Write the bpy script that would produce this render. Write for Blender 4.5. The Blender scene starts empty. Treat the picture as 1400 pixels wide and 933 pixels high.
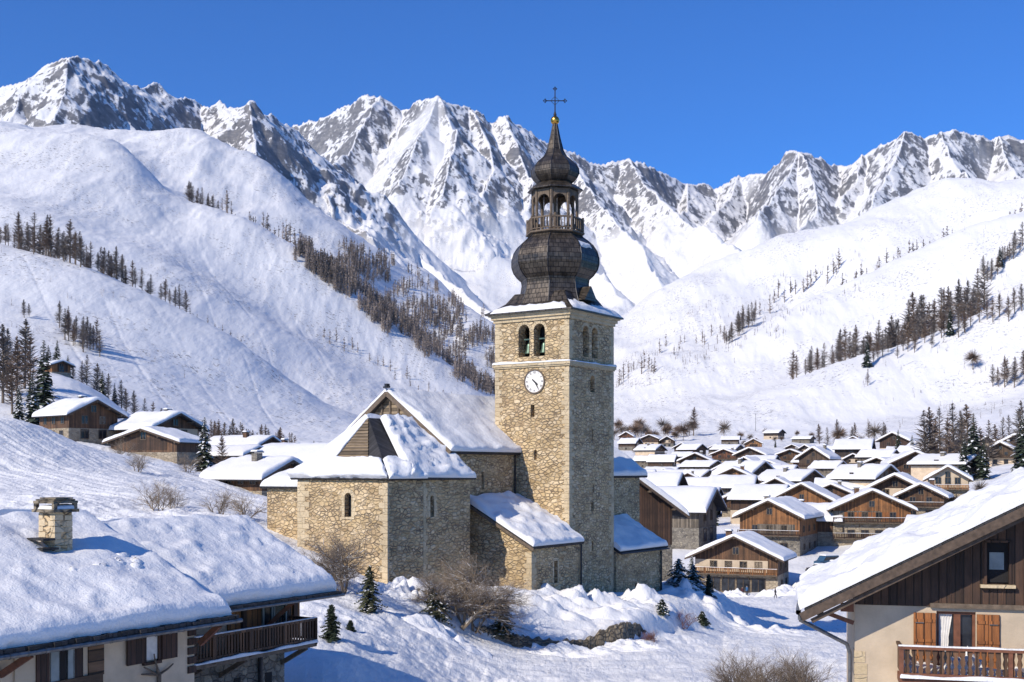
import bpy, bmesh, math, random
import numpy as np
from mathutils import Vector, Matrix, noise as mnoise

C = bpy.context.scene.collection
scene = bpy.context.scene
PI = math.pi
F = 1600.0            # focal length in photograph pixels (1400 wide)
HX, HY = 700.0, 640.0 # vanishing centre, horizon row

# ------------------------------------------------------------------ camera
cam_d = bpy.data.cameras.new('camera')
cam = bpy.data.objects.new('camera', cam_d); C.objects.link(cam)
cam.location = (0, 0, 0); cam.rotation_euler = (PI/2, 0, 0)
cam_d.sensor_width = 36; cam_d.lens = F/1400*36
cam_d.shift_y = (HY-466.5)/1400
cam_d.clip_start = 0.5; cam_d.clip_end = 20000
scene.camera = cam

# ------------------------------------------------------------------ light
SUN_H = Vector((-0.71, -0.70, 0)).normalized()
SUN_E = math.radians(34)
SUN = Vector((SUN_H.x*math.cos(SUN_E), SUN_H.y*math.cos(SUN_E), math.sin(SUN_E)))
sl = bpy.data.lights.new('sun', 'SUN'); sl.energy = 4.6; sl.angle = math.radians(0.53); sl.color = (1, 0.91, 0.77)
so = bpy.data.objects.new('sun', sl); C.objects.link(so)
so.rotation_euler = (-SUN).to_track_quat('-Z', 'Y').to_euler()
so.location = (-60, -40, 60)
w = bpy.data.worlds.new('World'); scene.world = w; w.use_nodes = True
nt = w.node_tree; nt.nodes.clear()
sky = nt.nodes.new('ShaderNodeTexSky'); sky.sky_type = 'NISHITA'; sky.sun_disc = False
sky.sun_elevation = SUN_E; sky.sun_rotation = math.atan2(SUN_H.x, SUN_H.y)
sky.altitude = 2600; sky.air_density = 1.25; sky.dust_density = 0.15; sky.ozone_density = 3.0
tint = nt.nodes.new('ShaderNodeMix'); tint.data_type = 'RGBA'; tint.blend_type = 'MULTIPLY'
tint.inputs[0].default_value = 1.0; tint.inputs[7].default_value = (0.32, 0.80, 1.52, 1)
bg = nt.nodes.new('ShaderNodeBackground'); bg.inputs[1].default_value = 0.102
wo = nt.nodes.new('ShaderNodeOutputWorld')
nt.links.new(sky.outputs[0], tint.inputs[6]); nt.links.new(tint.outputs[2], bg.inputs[0]); nt.links.new(bg.outputs[0], wo.inputs[0])
scene.view_settings.view_transform = 'Standard'; scene.view_settings.look = 'None'
scene.view_settings.gamma = 1; scene.view_settings.use_curve_mapping = False
scene.view_settings.exposure = 0.07

# ------------------------------------------------------------------ helpers
def PT(px, py, Y): return Vector(((px-HX)/F*Y, Y, (HY-py)/F*Y))

def tag(o, label=None, cat=None, group=None, kind=None):
    if label: o['label'] = label
    if cat: o['category'] = cat
    if group: o['group'] = group
    if kind: o['kind'] = kind
    return o

def empty(name, loc, rz=0, label=None, cat=None, group=None):
    o = bpy.data.objects.new(name, None); C.objects.link(o)
    o.location = loc; o.rotation_euler = (0, 0, rz); o.empty_display_size = 0.5
    return tag(o, label, cat, group)

class MB:
    """collects polygons of one mesh object"""
    def __init__(s): s.v = []; s.f = []; s.m = []; s.cur = 0
    def add(s, vs, fs):
        n = len(s.v); s.v.extend([tuple(p) for p in vs]); s.f.extend([tuple(i+n for i in f) for f in fs]); s.m.extend([s.cur]*len(fs))
    def box(s, x0, x1, y0, y1, z0, z1):
        if x0 > x1: x0, x1 = x1, x0
        if y0 > y1: y0, y1 = y1, y0
        if z0 > z1: z0, z1 = z1, z0
        s.add([(x0,y0,z0),(x1,y0,z0),(x1,y1,z0),(x0,y1,z0),(x0,y0,z1),(x1,y0,z1),(x1,y1,z1),(x0,y1,z1)],
              [(0,3,2,1),(4,5,6,7),(0,1,5,4),(1,2,6,5),(2,3,7,6),(3,0,4,7)])
    def bar(s, a, b, w, h, up=(0,0,1)):
        a = Vector(a); b = Vector(b); d = (b-a).normalized(); up = Vector(up)
        sd = d.cross(up)
        if sd.length < 1e-4: sd = d.cross(Vector((1,0,0)))
        sd.normalize(); u2 = sd.cross(d).normalized()
        P = []
        for p in (a, b):
            for i, j in ((-1,-1),(1,-1),(1,1),(-1,1)): P.append(p+sd*i*w/2+u2*j*h/2)
        s.add(P, [(0,1,2,3),(7,6,5,4),(0,4,5,1),(1,5,6,2),(2,6,7,3),(3,7,4,0)])
    def tube(s, a, b, r0, r1, n=6, cap=False):
        a = Vector(a); b = Vector(b); d = (b-a)
        if d.length < 1e-6: return
        d.normalize(); t = Vector((0,0,1)) if abs(d.z) < .9 else Vector((1,0,0))
        x = d.cross(t).normalized(); y = d.cross(x)
        P = []
        for p, r in ((a,r0),(b,r1)):
            for k in range(n):
                an = 2*PI*k/n; P.append(p+x*r*math.cos(an)+y*r*math.sin(an))
        fs = [(k,(k+1)%n,n+(k+1)%n,n+k) for k in range(n)]
        if cap: fs += [tuple(range(n-1,-1,-1)), tuple(range(n,2*n))]
        s.add(P, fs)
    def prism(s, poly, fr, depth):
        """poly (u,v) extruded along fr's third axis; fr=(origin,U,V,N)"""
        o, U, V, N = [Vector(q) for q in fr]; n = len(poly)
        P = [o+U*u+V*v for u, v in poly]+[o+U*u+V*v+N*depth for u, v in poly]
        fs = [tuple(range(n-1,-1,-1)), tuple(range(n,2*n))]+[(k,(k+1)%n,n+(k+1)%n,n+k) for k in range(n)]
        s.add(P, fs)
    def lathe(s, prof, n=8, c=(0,0), ph=0, caps=True):
        P = []
        for r, z in prof:
            for k in range(n):
                a = 2*PI*k/n+ph; P.append((c[0]+r*math.cos(a), c[1]+r*math.sin(a), z))
        fs = []
        for i in range(len(prof)-1):
            for k in range(n): fs.append((i*n+k, i*n+(k+1)%n, (i+1)*n+(k+1)%n, (i+1)*n+k))
        if caps: fs += [tuple(range(n-1,-1,-1)), tuple(range((len(prof)-1)*n, len(prof)*n))]
        s.add(P, fs)
    def grid(s, G):
        """G[i][j] points"""
        n = len(G); m = len(G[0]); s.add([p for r in G for p in r],
            [(i*m+j, (i+1)*m+j, (i+1)*m+j+1, i*m+j+1) for i in range(n-1) for j in range(m-1)])
    def build(s, name, mat, parent=None, smooth=False, fix=False):
        me = bpy.data.meshes.new(name); me.from_pydata(s.v, [], s.f)
        mats = mat if isinstance(mat, (list, tuple)) else [mat]
        for q in mats: me.materials.append(q)
        if len(mats) > 1: me.polygons.foreach_set('material_index', s.m)
        if fix:
            bm = bmesh.new(); bm.from_mesh(me); bmesh.ops.recalc_face_normals(bm, faces=bm.faces); bm.to_mesh(me); bm.free()
        if smooth: me.polygons.foreach_set('use_smooth', [True]*len(me.polygons))
        me.update()
        o = bpy.data.objects.new(name, me); C.objects.link(o)
        if parent is not None: o.parent = parent
        return o

def np_mesh(name, V, Fc, mat, smooth=True, parent=None):
    me = bpy.data.meshes.new(name)
    nv = len(V); nf, k = Fc.shape
    me.vertices.add(nv); me.vertices.foreach_set('co', np.ascontiguousarray(V, dtype=np.float32).ravel())
    me.loops.add(nf*k); me.loops.foreach_set('vertex_index', np.ascontiguousarray(Fc, dtype=np.int32).ravel())
    me.polygons.add(nf); me.polygons.foreach_set('loop_start', np.arange(0, nf*k, k, dtype=np.int32))
    me.polygons.foreach_set('loop_total', np.full(nf, k, dtype=np.int32))
    me.update(calc_edges=True)
    if smooth: me.polygons.foreach_set('use_smooth', np.ones(nf, dtype=bool))
    me.materials.append(mat)
    o = bpy.data.objects.new(name, me); C.objects.link(o)
    if parent is not None: o.parent = parent
    return o

def copy_tree(o, parent=None):
    c = o.copy(); C.objects.link(c)
    if parent is not None: c.parent = parent
    for ch in list(o.children): copy_tree(ch, c)
    return c

def boolean_cut(o, cutters):
    """cut the closed meshes of cutters out of o"""
    for mb in cutters:
        c = mb.build('cutter', o.data.materials[0], o.parent, fix=True)
        md = o.modifiers.new('b', 'BOOLEAN'); md.operation = 'DIFFERENCE'; md.solver = 'EXACT'; md.object = c
        dg = bpy.context.evaluated_depsgraph_get(); dg.update()
        me = bpy.data.meshes.new_from_object(o.evaluated_get(dg))
        o.modifiers.clear(); old = o.data; o.data = me
        me.name = old.name; bpy.data.meshes.remove(old)
        cm = c.data; bpy.data.objects.remove(c); bpy.data.meshes.remove(cm)

# ------------------------------------------------------------------ materials
def newmat(name):
    m = bpy.data.materials.new(name); m.use_nodes = True
    t = m.node_tree; b = t.nodes['Principled BSDF']
    return m, t, b
def N(t, typ, **kw):
    n = t.nodes.new(typ)
    for k, v in kw.items():
        if k.startswith('i_'):
            k2 = k[2:]; n.inputs[int(k2) if k2.isdigit() else k2].default_value = v
        else: setattr(n, k, v)
    return n
def ramp(t, fac, stops, interp='LINEAR'):
    r = t.nodes.new('ShaderNodeValToRGB'); r.color_ramp.interpolation = interp
    e = r.color_ramp.elements
    while len(e) < len(stops): e.new(0.5)
    for q, (p, c) in zip(e, stops):
        q.position = p; q.color = c if len(c) == 4 else (*c, 1)
    t.links.new(fac, r.inputs[0]); return r.outputs[0]
def mixc(t, fac, a, b, mode='MIX'):
    n = t.nodes.new('ShaderNodeMix'); n.data_type = 'RGBA'; n.blend_type = mode
    for s, v in ((0, fac), (6, a), (7, b)):
        if hasattr(v, 'links') or hasattr(v, 'is_output'): t.links.new(v, n.inputs[s])
        elif s == 0: n.inputs[0].default_value = v
        else: n.inputs[s].default_value = v if len(v) == 4 else (*v, 1)
    return n.outputs[2]
def math_(t, op, a, b=None, c=None):
    n = t.nodes.new('ShaderNodeMath'); n.operation = op
    for i, v in enumerate((a, b, c)):
        if v is None: continue
        if hasattr(v, 'is_output'): t.links.new(v, n.inputs[i])
        else: n.inputs[i].default_value = v
    return n.outputs[0]
def coords(t, scale=(1,1,1), kind='Object', rot=(0,0,0)):
    tc = t.nodes.new('ShaderNodeTexCoord'); mp = t.nodes.new('ShaderNodeMapping')
    mp.inputs['Scale'].default_value = scale; mp.inputs['Rotation'].default_value = rot
    t.links.new(tc.outputs[kind], mp.inputs[0]); return mp.outputs[0]
def noise(t, vec, scale, detail=4, rough=.55, dist=0, out='Fac'):
    n = t.nodes.new('ShaderNodeTexNoise'); n.inputs['Scale'].default_value = scale; n.inputs['Detail'].default_value = detail
    n.inputs['Roughness'].default_value = rough; n.inputs['Distortion'].default_value = dist
    t.links.new(vec, n.inputs['Vector']); return n.outputs[out]
def bump(t, b, h, strength, dist):
    n = t.nodes.new('ShaderNodeBump'); n.inputs['Strength'].default_value = strength; n.inputs['Distance'].default_value = dist
    t.links.new(h, n.inputs['Height'])
    prev = b.inputs['Normal'].links
    if prev: t.links.new(prev[0].from_socket, n.inputs['Normal'])
    t.links.new(n.outputs[0], b.inputs['Normal'])

def mat_plain(name, col, rough=.6, metal=0, var=.25, scale=3, bmp=0.0):
    m, t, b = newmat(name); v = coords(t)
    n = noise(t, v, scale, 5)
    lo = tuple(c*(1-var) for c in col); hi = tuple(min(1, c*(1+var)) for c in col)
    t.links.new(ramp(t, n, [(.3, lo), (.7, hi)]), b.inputs['Base Color'])
    b.inputs['Roughness'].default_value = rough; b.inputs['Metallic'].default_value = metal
    if bmp: bump(t, b, noise(t, v, scale*8, 3), .6, bmp)
    return m

def mat_stone(name, cols, scale=2.0, mortar=(.2,.165,.12), mw=.05, bd=.06, zs=1.5, stain=.35):
    m, t, b = newmat(name); v = coords(t, (1,1,zs))
    wob = noise(t, v, 1.6, 3, out='Color')
    va = t.nodes.new('ShaderNodeVectorMath'); va.operation = 'MULTIPLY_ADD'
    va.inputs[1].default_value = (.35,.35,.35); t.links.new(wob, va.inputs[0]); t.links.new(v, va.inputs[2])
    vv = va.outputs[0]
    f1 = N(t, 'ShaderNodeTexVoronoi', feature='F1'); f1.inputs['Scale'].default_value = scale; t.links.new(vv, f1.inputs['Vector'])
    de = N(t, 'ShaderNodeTexVoronoi', feature='DISTANCE_TO_EDGE'); de.inputs['Scale'].default_value = scale; t.links.new(vv, de.inputs['Vector'])
    sep = t.nodes.new('ShaderNodeSeparateColor'); t.links.new(f1.outputs['Color'], sep.inputs[0])
    base = ramp(t, sep.outputs[0], [(i/(len(cols)-1), c) for i, c in enumerate(cols)])
    fine = noise(t, v, 7, 5, .65)
    base = mixc(t, .5, base, ramp(t, fine, [(.3, (.45,.45,.45)), (.7, (1,1,1))]), 'MULTIPLY')
    big = noise(t, v, .35, 4)
    base = mixc(t, stain, base, ramp(t, big, [(.35, (.5,.48,.45)), (.6, (1,1,1))]), 'MULTIPLY')
    mk = ramp(t, de.outputs[0], [(mw*.3, (1,1,1)), (mw*1.5, (0,0,0))])
    patch = ramp(t, noise(t, v, .8, 3), [(.42, (.15,.15,.15)), (.6, (1,1,1))])
    mk = mixc(t, 1.0, mk, patch, 'MULTIPLY')
    mo = mixc(t, sep.outputs[1], mortar, tuple(min(1, c*1.25) for c in mortar))
    t.links.new(mixc(t, mk, base, mo), b.inputs['Base Color'])
    b.inputs['Roughness'].default_value = .9
    h = math_(t, 'ADD', ramp(t, de.outputs[0], [(0, (0,0,0)), (mw*2.2, (1,1,1))]), math_(t, 'MULTIPLY', fine, .6))
    h = math_(t, 'ADD', h, math_(t, 'MULTIPLY', sep.outputs[2], .8))
    bump(t, b, h, .9, bd)
    return m

def mat_wood(name, col, plank=5.0, vertical=True, var=.45, dark=.35):
    """boards: joints across the wall every 1/plank metres"""
    m, t, b = newmat(name); tc = t.nodes.new('ShaderNodeTexCoord')
    sx = t.nodes.new('ShaderNodeSeparateXYZ'); t.links.new(tc.outputs['Object'], sx.inputs[0])
    c = math_(t, 'ADD', sx.outputs[0], sx.outputs[1]) if vertical else sx.outputs[2]
    c = math_(t, 'MULTIPLY', c, plank); fr = math_(t, 'FRACT', c); fl = math_(t, 'FLOOR', c)
    wn = N(t, 'ShaderNodeTexWhiteNoise', noise_dimensions='1D'); t.links.new(fl, wn.inputs['W'])
    edge = math_(t, 'ABSOLUTE', math_(t, 'SUBTRACT', fr, .5))
    ek = ramp(t, edge, [(.40, (1,1,1)), (.47, (0.0,0.0,0.0))])
    v = coords(t, (6,6,.7) if vertical else (.7,.7,8)); g = noise(t, v, 2.5, 6, .6)
    v2 = coords(t); st = noise(t, v2, .7, 4)
    base = ramp(t, wn.outputs[0], [(0, tuple(k*(1-var) for k in col)), (1, tuple(min(1, k*(1+var)) for k in col))])
    base = mixc(t, .7, base, ramp(t, g, [(.3, (.4,.38,.36)), (.65, (1,1,1))]), 'MULTIPLY')
    base = mixc(t, .6, base, ramp(t, st, [(.35, (dark,dark,dark)), (.6, (1,1,1))]), 'MULTIPLY')
    base = mixc(t, ek, tuple(k*.12 for k in col), base)
    t.links.new(base, b.inputs['Base Color']); b.inputs['Roughness'].default_value = .75
    bump(t, b, math_(t, 'ADD', ek, math_(t, 'MULTIPLY', g, .4)), .7, .02)
    return m

def mat_snow(name, scales=((1.2, .08), (7, .02)), col=(.79,.785,.78), speck=0.0):
    m, t, b = newmat(name); v = coords(t)
    n0 = noise(t, v, .5, 5)
    base = ramp(t, n0, [(.3, tuple(c*.95 for c in col)), (.7, col)])
    if speck:
        s1 = noise(t, v, 5, 4, .7); s2 = noise(t, v, .22, 4)
        k = math_(t, 'MULTIPLY', ramp(t, s1, [(.60, (0,0,0)), (.66, (1,1,1))]), ramp(t, s2, [(.5, (0,0,0)), (.62, (1,1,1))]))
        base = mixc(t, math_(t, 'MULTIPLY', k, speck), base, (.16,.13,.09))
    t.links.new(base, b.inputs['Base Color']); b.inputs['Roughness'].default_value = .65
    b.inputs['Specular IOR Level'].default_value = .25
    for s, d in scales: bump(t, b, noise(t, v, s, 5, .6), .8, d)
    return m

def mat_glass(name, col=(.012,.014,.018)):
    m, t, b = newmat(name); v = coords(t)
    t.links.new(ramp(t, noise(t, v, 1.2, 2), [(.4, col), (.6, tuple(c*2.2 for c in col))]), b.inputs['Base Color'])
    b.inputs['Roughness'].default_value = .12; b.inputs['Specular IOR Level'].default_value = .45
    return m

M = {}
M['church'] = mat_stone('church_stone', [(.50,.35,.18),(.78,.585,.33),(.64,.46,.24),(.84,.66,.42),(.72,.53,.30),(.56,.395,.22)], 2.5, mortar=(.17,.125,.08), mw=.085, bd=.09, zs=1.7, stain=.5)
M['quoin'] = mat_stone('ashlar_stone', [(.56,.44,.27),(.70,.56,.36),(.62,.49,.31)], .9, mortar=(.3,.25,.17), mw=.02, bd=.03, stain=.35)
M['greystone'] = mat_stone('grey_rubble', [(.12,.11,.10),(.30,.27,.22),(.20,.18,.15),(.36,.32,.25)], 2.6, mortar=(.10,.09,.08), stain=.5)
M['darkstone'] = mat_stone('dark_rubble', [(.15,.125,.09),(.32,.26,.18),(.23,.19,.13),(.40,.33,.23)], 2.2, mortar=(.06,.05,.04), mw=.09, bd=.12, stain=.4)
M['tanstone'] = mat_stone('village_stone', [(.30,.24,.17),(.48,.40,.29),(.40,.33,.24)], 1.8, stain=.3)
M['render'] = mat_plain('lime_render', (.50,.40,.285), .9, 0, .12, 1.2, .02)
M['rendergrey'] = mat_plain('weathered_render', (.56,.44,.31), .9, 0, .2, 1.0, .03)
M['woodorange'] = mat_wood('honey_larch_boards', (.31,.135,.045), 3.5)
M['wooddark'] = mat_wood('aged_dark_boards', (.075,.038,.021), 3.6)
M['verge'] = mat_plain('dark_verge_timber', (.085,.058,.040), .85, 0, .4, 5, .01)
M['woodbrown'] = mat_wood('brown_boards', (.15,.075,.036), 3.5)
M['woodbrownh'] = mat_wood('brown_logs', (.17,.095,.05), 3.0, vertical=False)
M['woodgrey'] = mat_wood('silvered_boards', (.20,.165,.125), 4.5)
M['woodgreyh'] = mat_wood('silvered_lap_boards', (.27,.20,.125), 4.2, vertical=False, dark=.55)
M['shutter'] = mat_wood('orange_shutter_wood', (.36,.13,.035), 4.0, var=.15, dark=.7)
M['shutterdark'] = mat_wood('dark_shutter_wood', (.07,.032,.02), 5.0, var=.3)
M['beam'] = mat_plain('weathered_beam', (.13,.095,.065), .8, 0, .35, 5, .01)
M['beamred'] = mat_plain('red_brown_beam', (.16,.06,.03), .75, 0, .3, 5, .01)
M['slate'] = mat_wood('slate_edge', (.035,.033,.035), 3.0, var=.5)
M['snow'] = mat_snow('snow')
M['snowroof'] = mat_snow('roof_snow', ((1.0, .12), (4.5, .05), (16, .012)))
M['snowfine'] = mat_snow('clumped_snow', ((3.5, .10), (10, .04)))
M['glass'] = mat_glass('window_glass')
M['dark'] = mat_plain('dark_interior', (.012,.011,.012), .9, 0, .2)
M['iron'] = mat_plain('wrought_iron', (.03,.03,.035), .5, .6, .3)
M['zinc'] = mat_plain('zinc_gutter', (.16,.16,.16), .45, .7, .3, 6)
M['gold'] = mat_plain('gilded_copper', (.62,.36,.08), .3, 1, .2, 6)
M['clock'] = mat_plain('clock_enamel', (.80,.76,.70), .5, 0, .06, 2)
M['black'] = mat_plain('black_paint', (.015,.015,.015), .5, 0, .1)
M['bell'] = mat_plain('green_bronze', (.09,.14,.11), .45, .7, .3, 4)
M['cloth'] = mat_plain('white_curtain', (.65,.62,.58), .9, 0, .12, 6)
M['greydoor'] = mat_plain('grey_painted_boards', (.24,.27,.27), .8, 0, .25, 2)

def mat_shingle():
    m, t, b = newmat('metal_scale_shingles'); tc = t.nodes.new('ShaderNodeTexCoord')
    sx = t.nodes.new('ShaderNodeSeparateXYZ'); t.links.new(tc.outputs['Object'], sx.inputs[0])
    an = math_(t, 'ARCTAN2', math_(t, 'SUBTRACT', sx.outputs[1], 3.45), math_(t, 'SUBTRACT', sx.outputs[0], 3.45))
    cv = t.nodes.new('ShaderNodeCombineXYZ'); t.links.new(math_(t, 'MULTIPLY', an, 7.64), cv.inputs[0]); t.links.new(math_(t, 'MULTIPLY', sx.outputs[2], 2.6), cv.inputs[1])
    br = t.nodes.new('ShaderNodeTexBrick'); t.links.new(cv.outputs[0], br.inputs['Vector'])
    br.inputs['Scale'].default_value = 1; br.inputs['Brick Width'].default_value = 1.0; br.inputs['Row Height'].default_value = 1.0
    br.inputs['Mortar Size'].default_value = .07; br.inputs['Mortar Smooth'].default_value = .5; br.offset = .5
    br.inputs['Color1'].default_value = (.07,.058,.047,1); br.inputs['Color2'].default_value = (.125,.105,.085,1); br.inputs['Mortar'].default_value = (.02,.018,.016,1)
    v = coords(t, (1,1,.5)); n = noise(t, v, 2.2, 5, .65)
    col = mixc(t, .8, br.outputs[0], ramp(t, n, [(.3, (.35,.34,.33)), (.7, (1.3,1.25,1.2))]), 'MULTIPLY')
    t.links.new(col, b.inputs['Base Color']); b.inputs['Metallic'].default_value = .55
    t.links.new(ramp(t, n, [(.3, (.3,.3,.3)), (.7, (.55,.55,.55))]), b.inputs['Roughness'])
    bump(t, b, math_(t, 'ADD', math_(t, 'SUBTRACT', 1.0, br.outputs[1]), math_(t, 'MULTIPLY', n, .5)), .8, .03)
    return m
M['shingle'] = mat_shingle()

def mat_terrain(name, far):
    m, t, b = newmat(name); v = coords(t)
    ge = t.nodes.new('ShaderNodeNewGeometry'); sx = t.nodes.new('ShaderNodeSeparateXYZ'); t.links.new(ge.outputs['Normal'], sx.inputs[0])
    if far:
        at = t.nodes.new('ShaderNodeAttribute'); at.attribute_name = 'rock'
        n = noise(t, coords(t, (1,1,.6)), .042, 11, .76)
        n2 = noise(t, v, .004, 5, .6)
        steep = math_(t, 'SUBTRACT', 1.0, sx.outputs[2])
        k = math_(t, 'ADD', math_(t, 'MULTIPLY', math_(t, 'SUBTRACT', n, .5), 1.15), steep)
        k = math_(t, 'ADD', k, math_(t, 'MULTIPLY', math_(t, 'SUBTRACT', n2, .5), .55))
        k = math_(t, 'MULTIPLY', ramp(t, k, [(.38, (0,0,0)), (.42, (1,1,1))]), at.outputs['Fac'])
        rc = ramp(t, noise(t, coords(t, (1,1,2)), .03, 8, .7), [(.3, (.085,.09,.105)), (.5, (.165,.165,.175)), (.72, (.30,.29,.28))])
        sc = ramp(t, noise(t, v, .01, 5), [(.3, (.72,.72,.72)), (.7, (.78,.775,.77))])
        base = mixc(t, k, sc, rc)
        # thin tufts and stones poking through lower down
        s1 = noise(t, v, .30, 5, .75); s2 = noise(t, v, .012, 5, .65)
        inv = math_(t, 'SUBTRACT', 1.0, at.outputs['Fac'])
        kk = math_(t, 'MULTIPLY', ramp(t, s1, [(.565, (0,0,0)), (.60, (1,1,1))]), ramp(t, s2, [(.47, (0,0,0)), (.56, (1,1,1))]))
        base = mixc(t, math_(t, 'MULTIPLY', kk, .8), base, (.17,.15,.13))
        t.links.new(base, b.inputs['Base Color'])
        bump(t, b, noise(t, v, .03, 11, .6), .5, 3.2)
        bump(t, b, noise(t, coords(t, (1,.10,.5)), .16, 7, .68), .55, 1.3)
        bump(t, b, noise(t, v, .5, 5, .7), .5, .35)
    else:
        s1 = noise(t, v, 2.2, 5, .72); s2 = noise(t, v, .05, 5, .65)
        kk = math_(t, 'MULTIPLY', ramp(t, s1, [(.60, (0,0,0)), (.64, (1,1,1))]), ramp(t, s2, [(.52, (0,0,0)), (.60, (1,1,1))]))
        sc = ramp(t, noise(t, v, .08, 6), [(.3, (.73,.73,.73)), (.7, (.79,.785,.78))])
        t.links.new(mixc(t, math_(t, 'MULTIPLY', kk, .55), sc, (.15,.12,.09)), b.inputs['Base Color'])
        # tracks: stretched noise in two directions
        tr = noise(t, coords(t, (1,.10,1), rot=(0,0,math.radians(38))), 1.5, 6, .65)
        bump(t, b, tr, .8, .16)
        bump(t, b, noise(t, v, .9, 8, .68), .8, .28)
        bump(t, b, noise(t, v, 4, 4, .6), .5, .03)
    b.inputs['Roughness'].default_value = .7; b.inputs['Specular IOR Level'].default_value = .2
    return m
M['groundsnow'] = mat_terrain('ground_snow', False)
M['mountain'] = mat_terrain('mountain_snow_and_rock', True)
# ------------------------------------------------------------------ terrain
def _hash(ix, iy, seed):
    h = (ix.astype(np.int64)*374761393 + iy.astype(np.int64)*668265263 + seed*1274126177) & 0xffffffff
    h = ((h ^ (h >> 13))*1274126177) & 0xffffffff
    return h ^ (h >> 16)
def perlin(x, y, seed=0):
    xi = np.floor(x); yi = np.floor(y); xf = x-xi; yf = y-yi
    u = xf*xf*xf*(xf*(xf*6-15)+10); v = yf*yf*yf*(yf*(yf*6-15)+10)
    def g(dx, dy):
        a = _hash(xi+dx, yi+dy, seed)*(2*np.pi/4294967296.0)
        return np.cos(a)*(xf-dx)+np.sin(a)*(yf-dy)
    a = g(0,0); b = g(1,0); c = g(0,1); d = g(1,1)
    return ((a+(b-a)*u)+((c+(d-c)*u)-(a+(b-a)*u))*v)*1.5
def fbm(x, y, o=4, seed=0, gain=.5):
    s = 0; a = 1
    for i in range(o): s = s+a*perlin(x, y, seed+i); a *= gain; x = x*2.03+11.3; y = y*2.03-7.7
    return s
def ridged(x, y, o=5, seed=0, gain=.5):
    s = 0; a = 1; wgt = 1
    for i in range(o):
        n = 1-np.abs(perlin(x, y, seed+i)); n = n*n*wgt; s = s+a*n; wgt = np.clip(n*1.6, 0, 1)
        a *= gain; x = x*2.07+5.1; y = y*2.07+9.2
    return s

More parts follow.
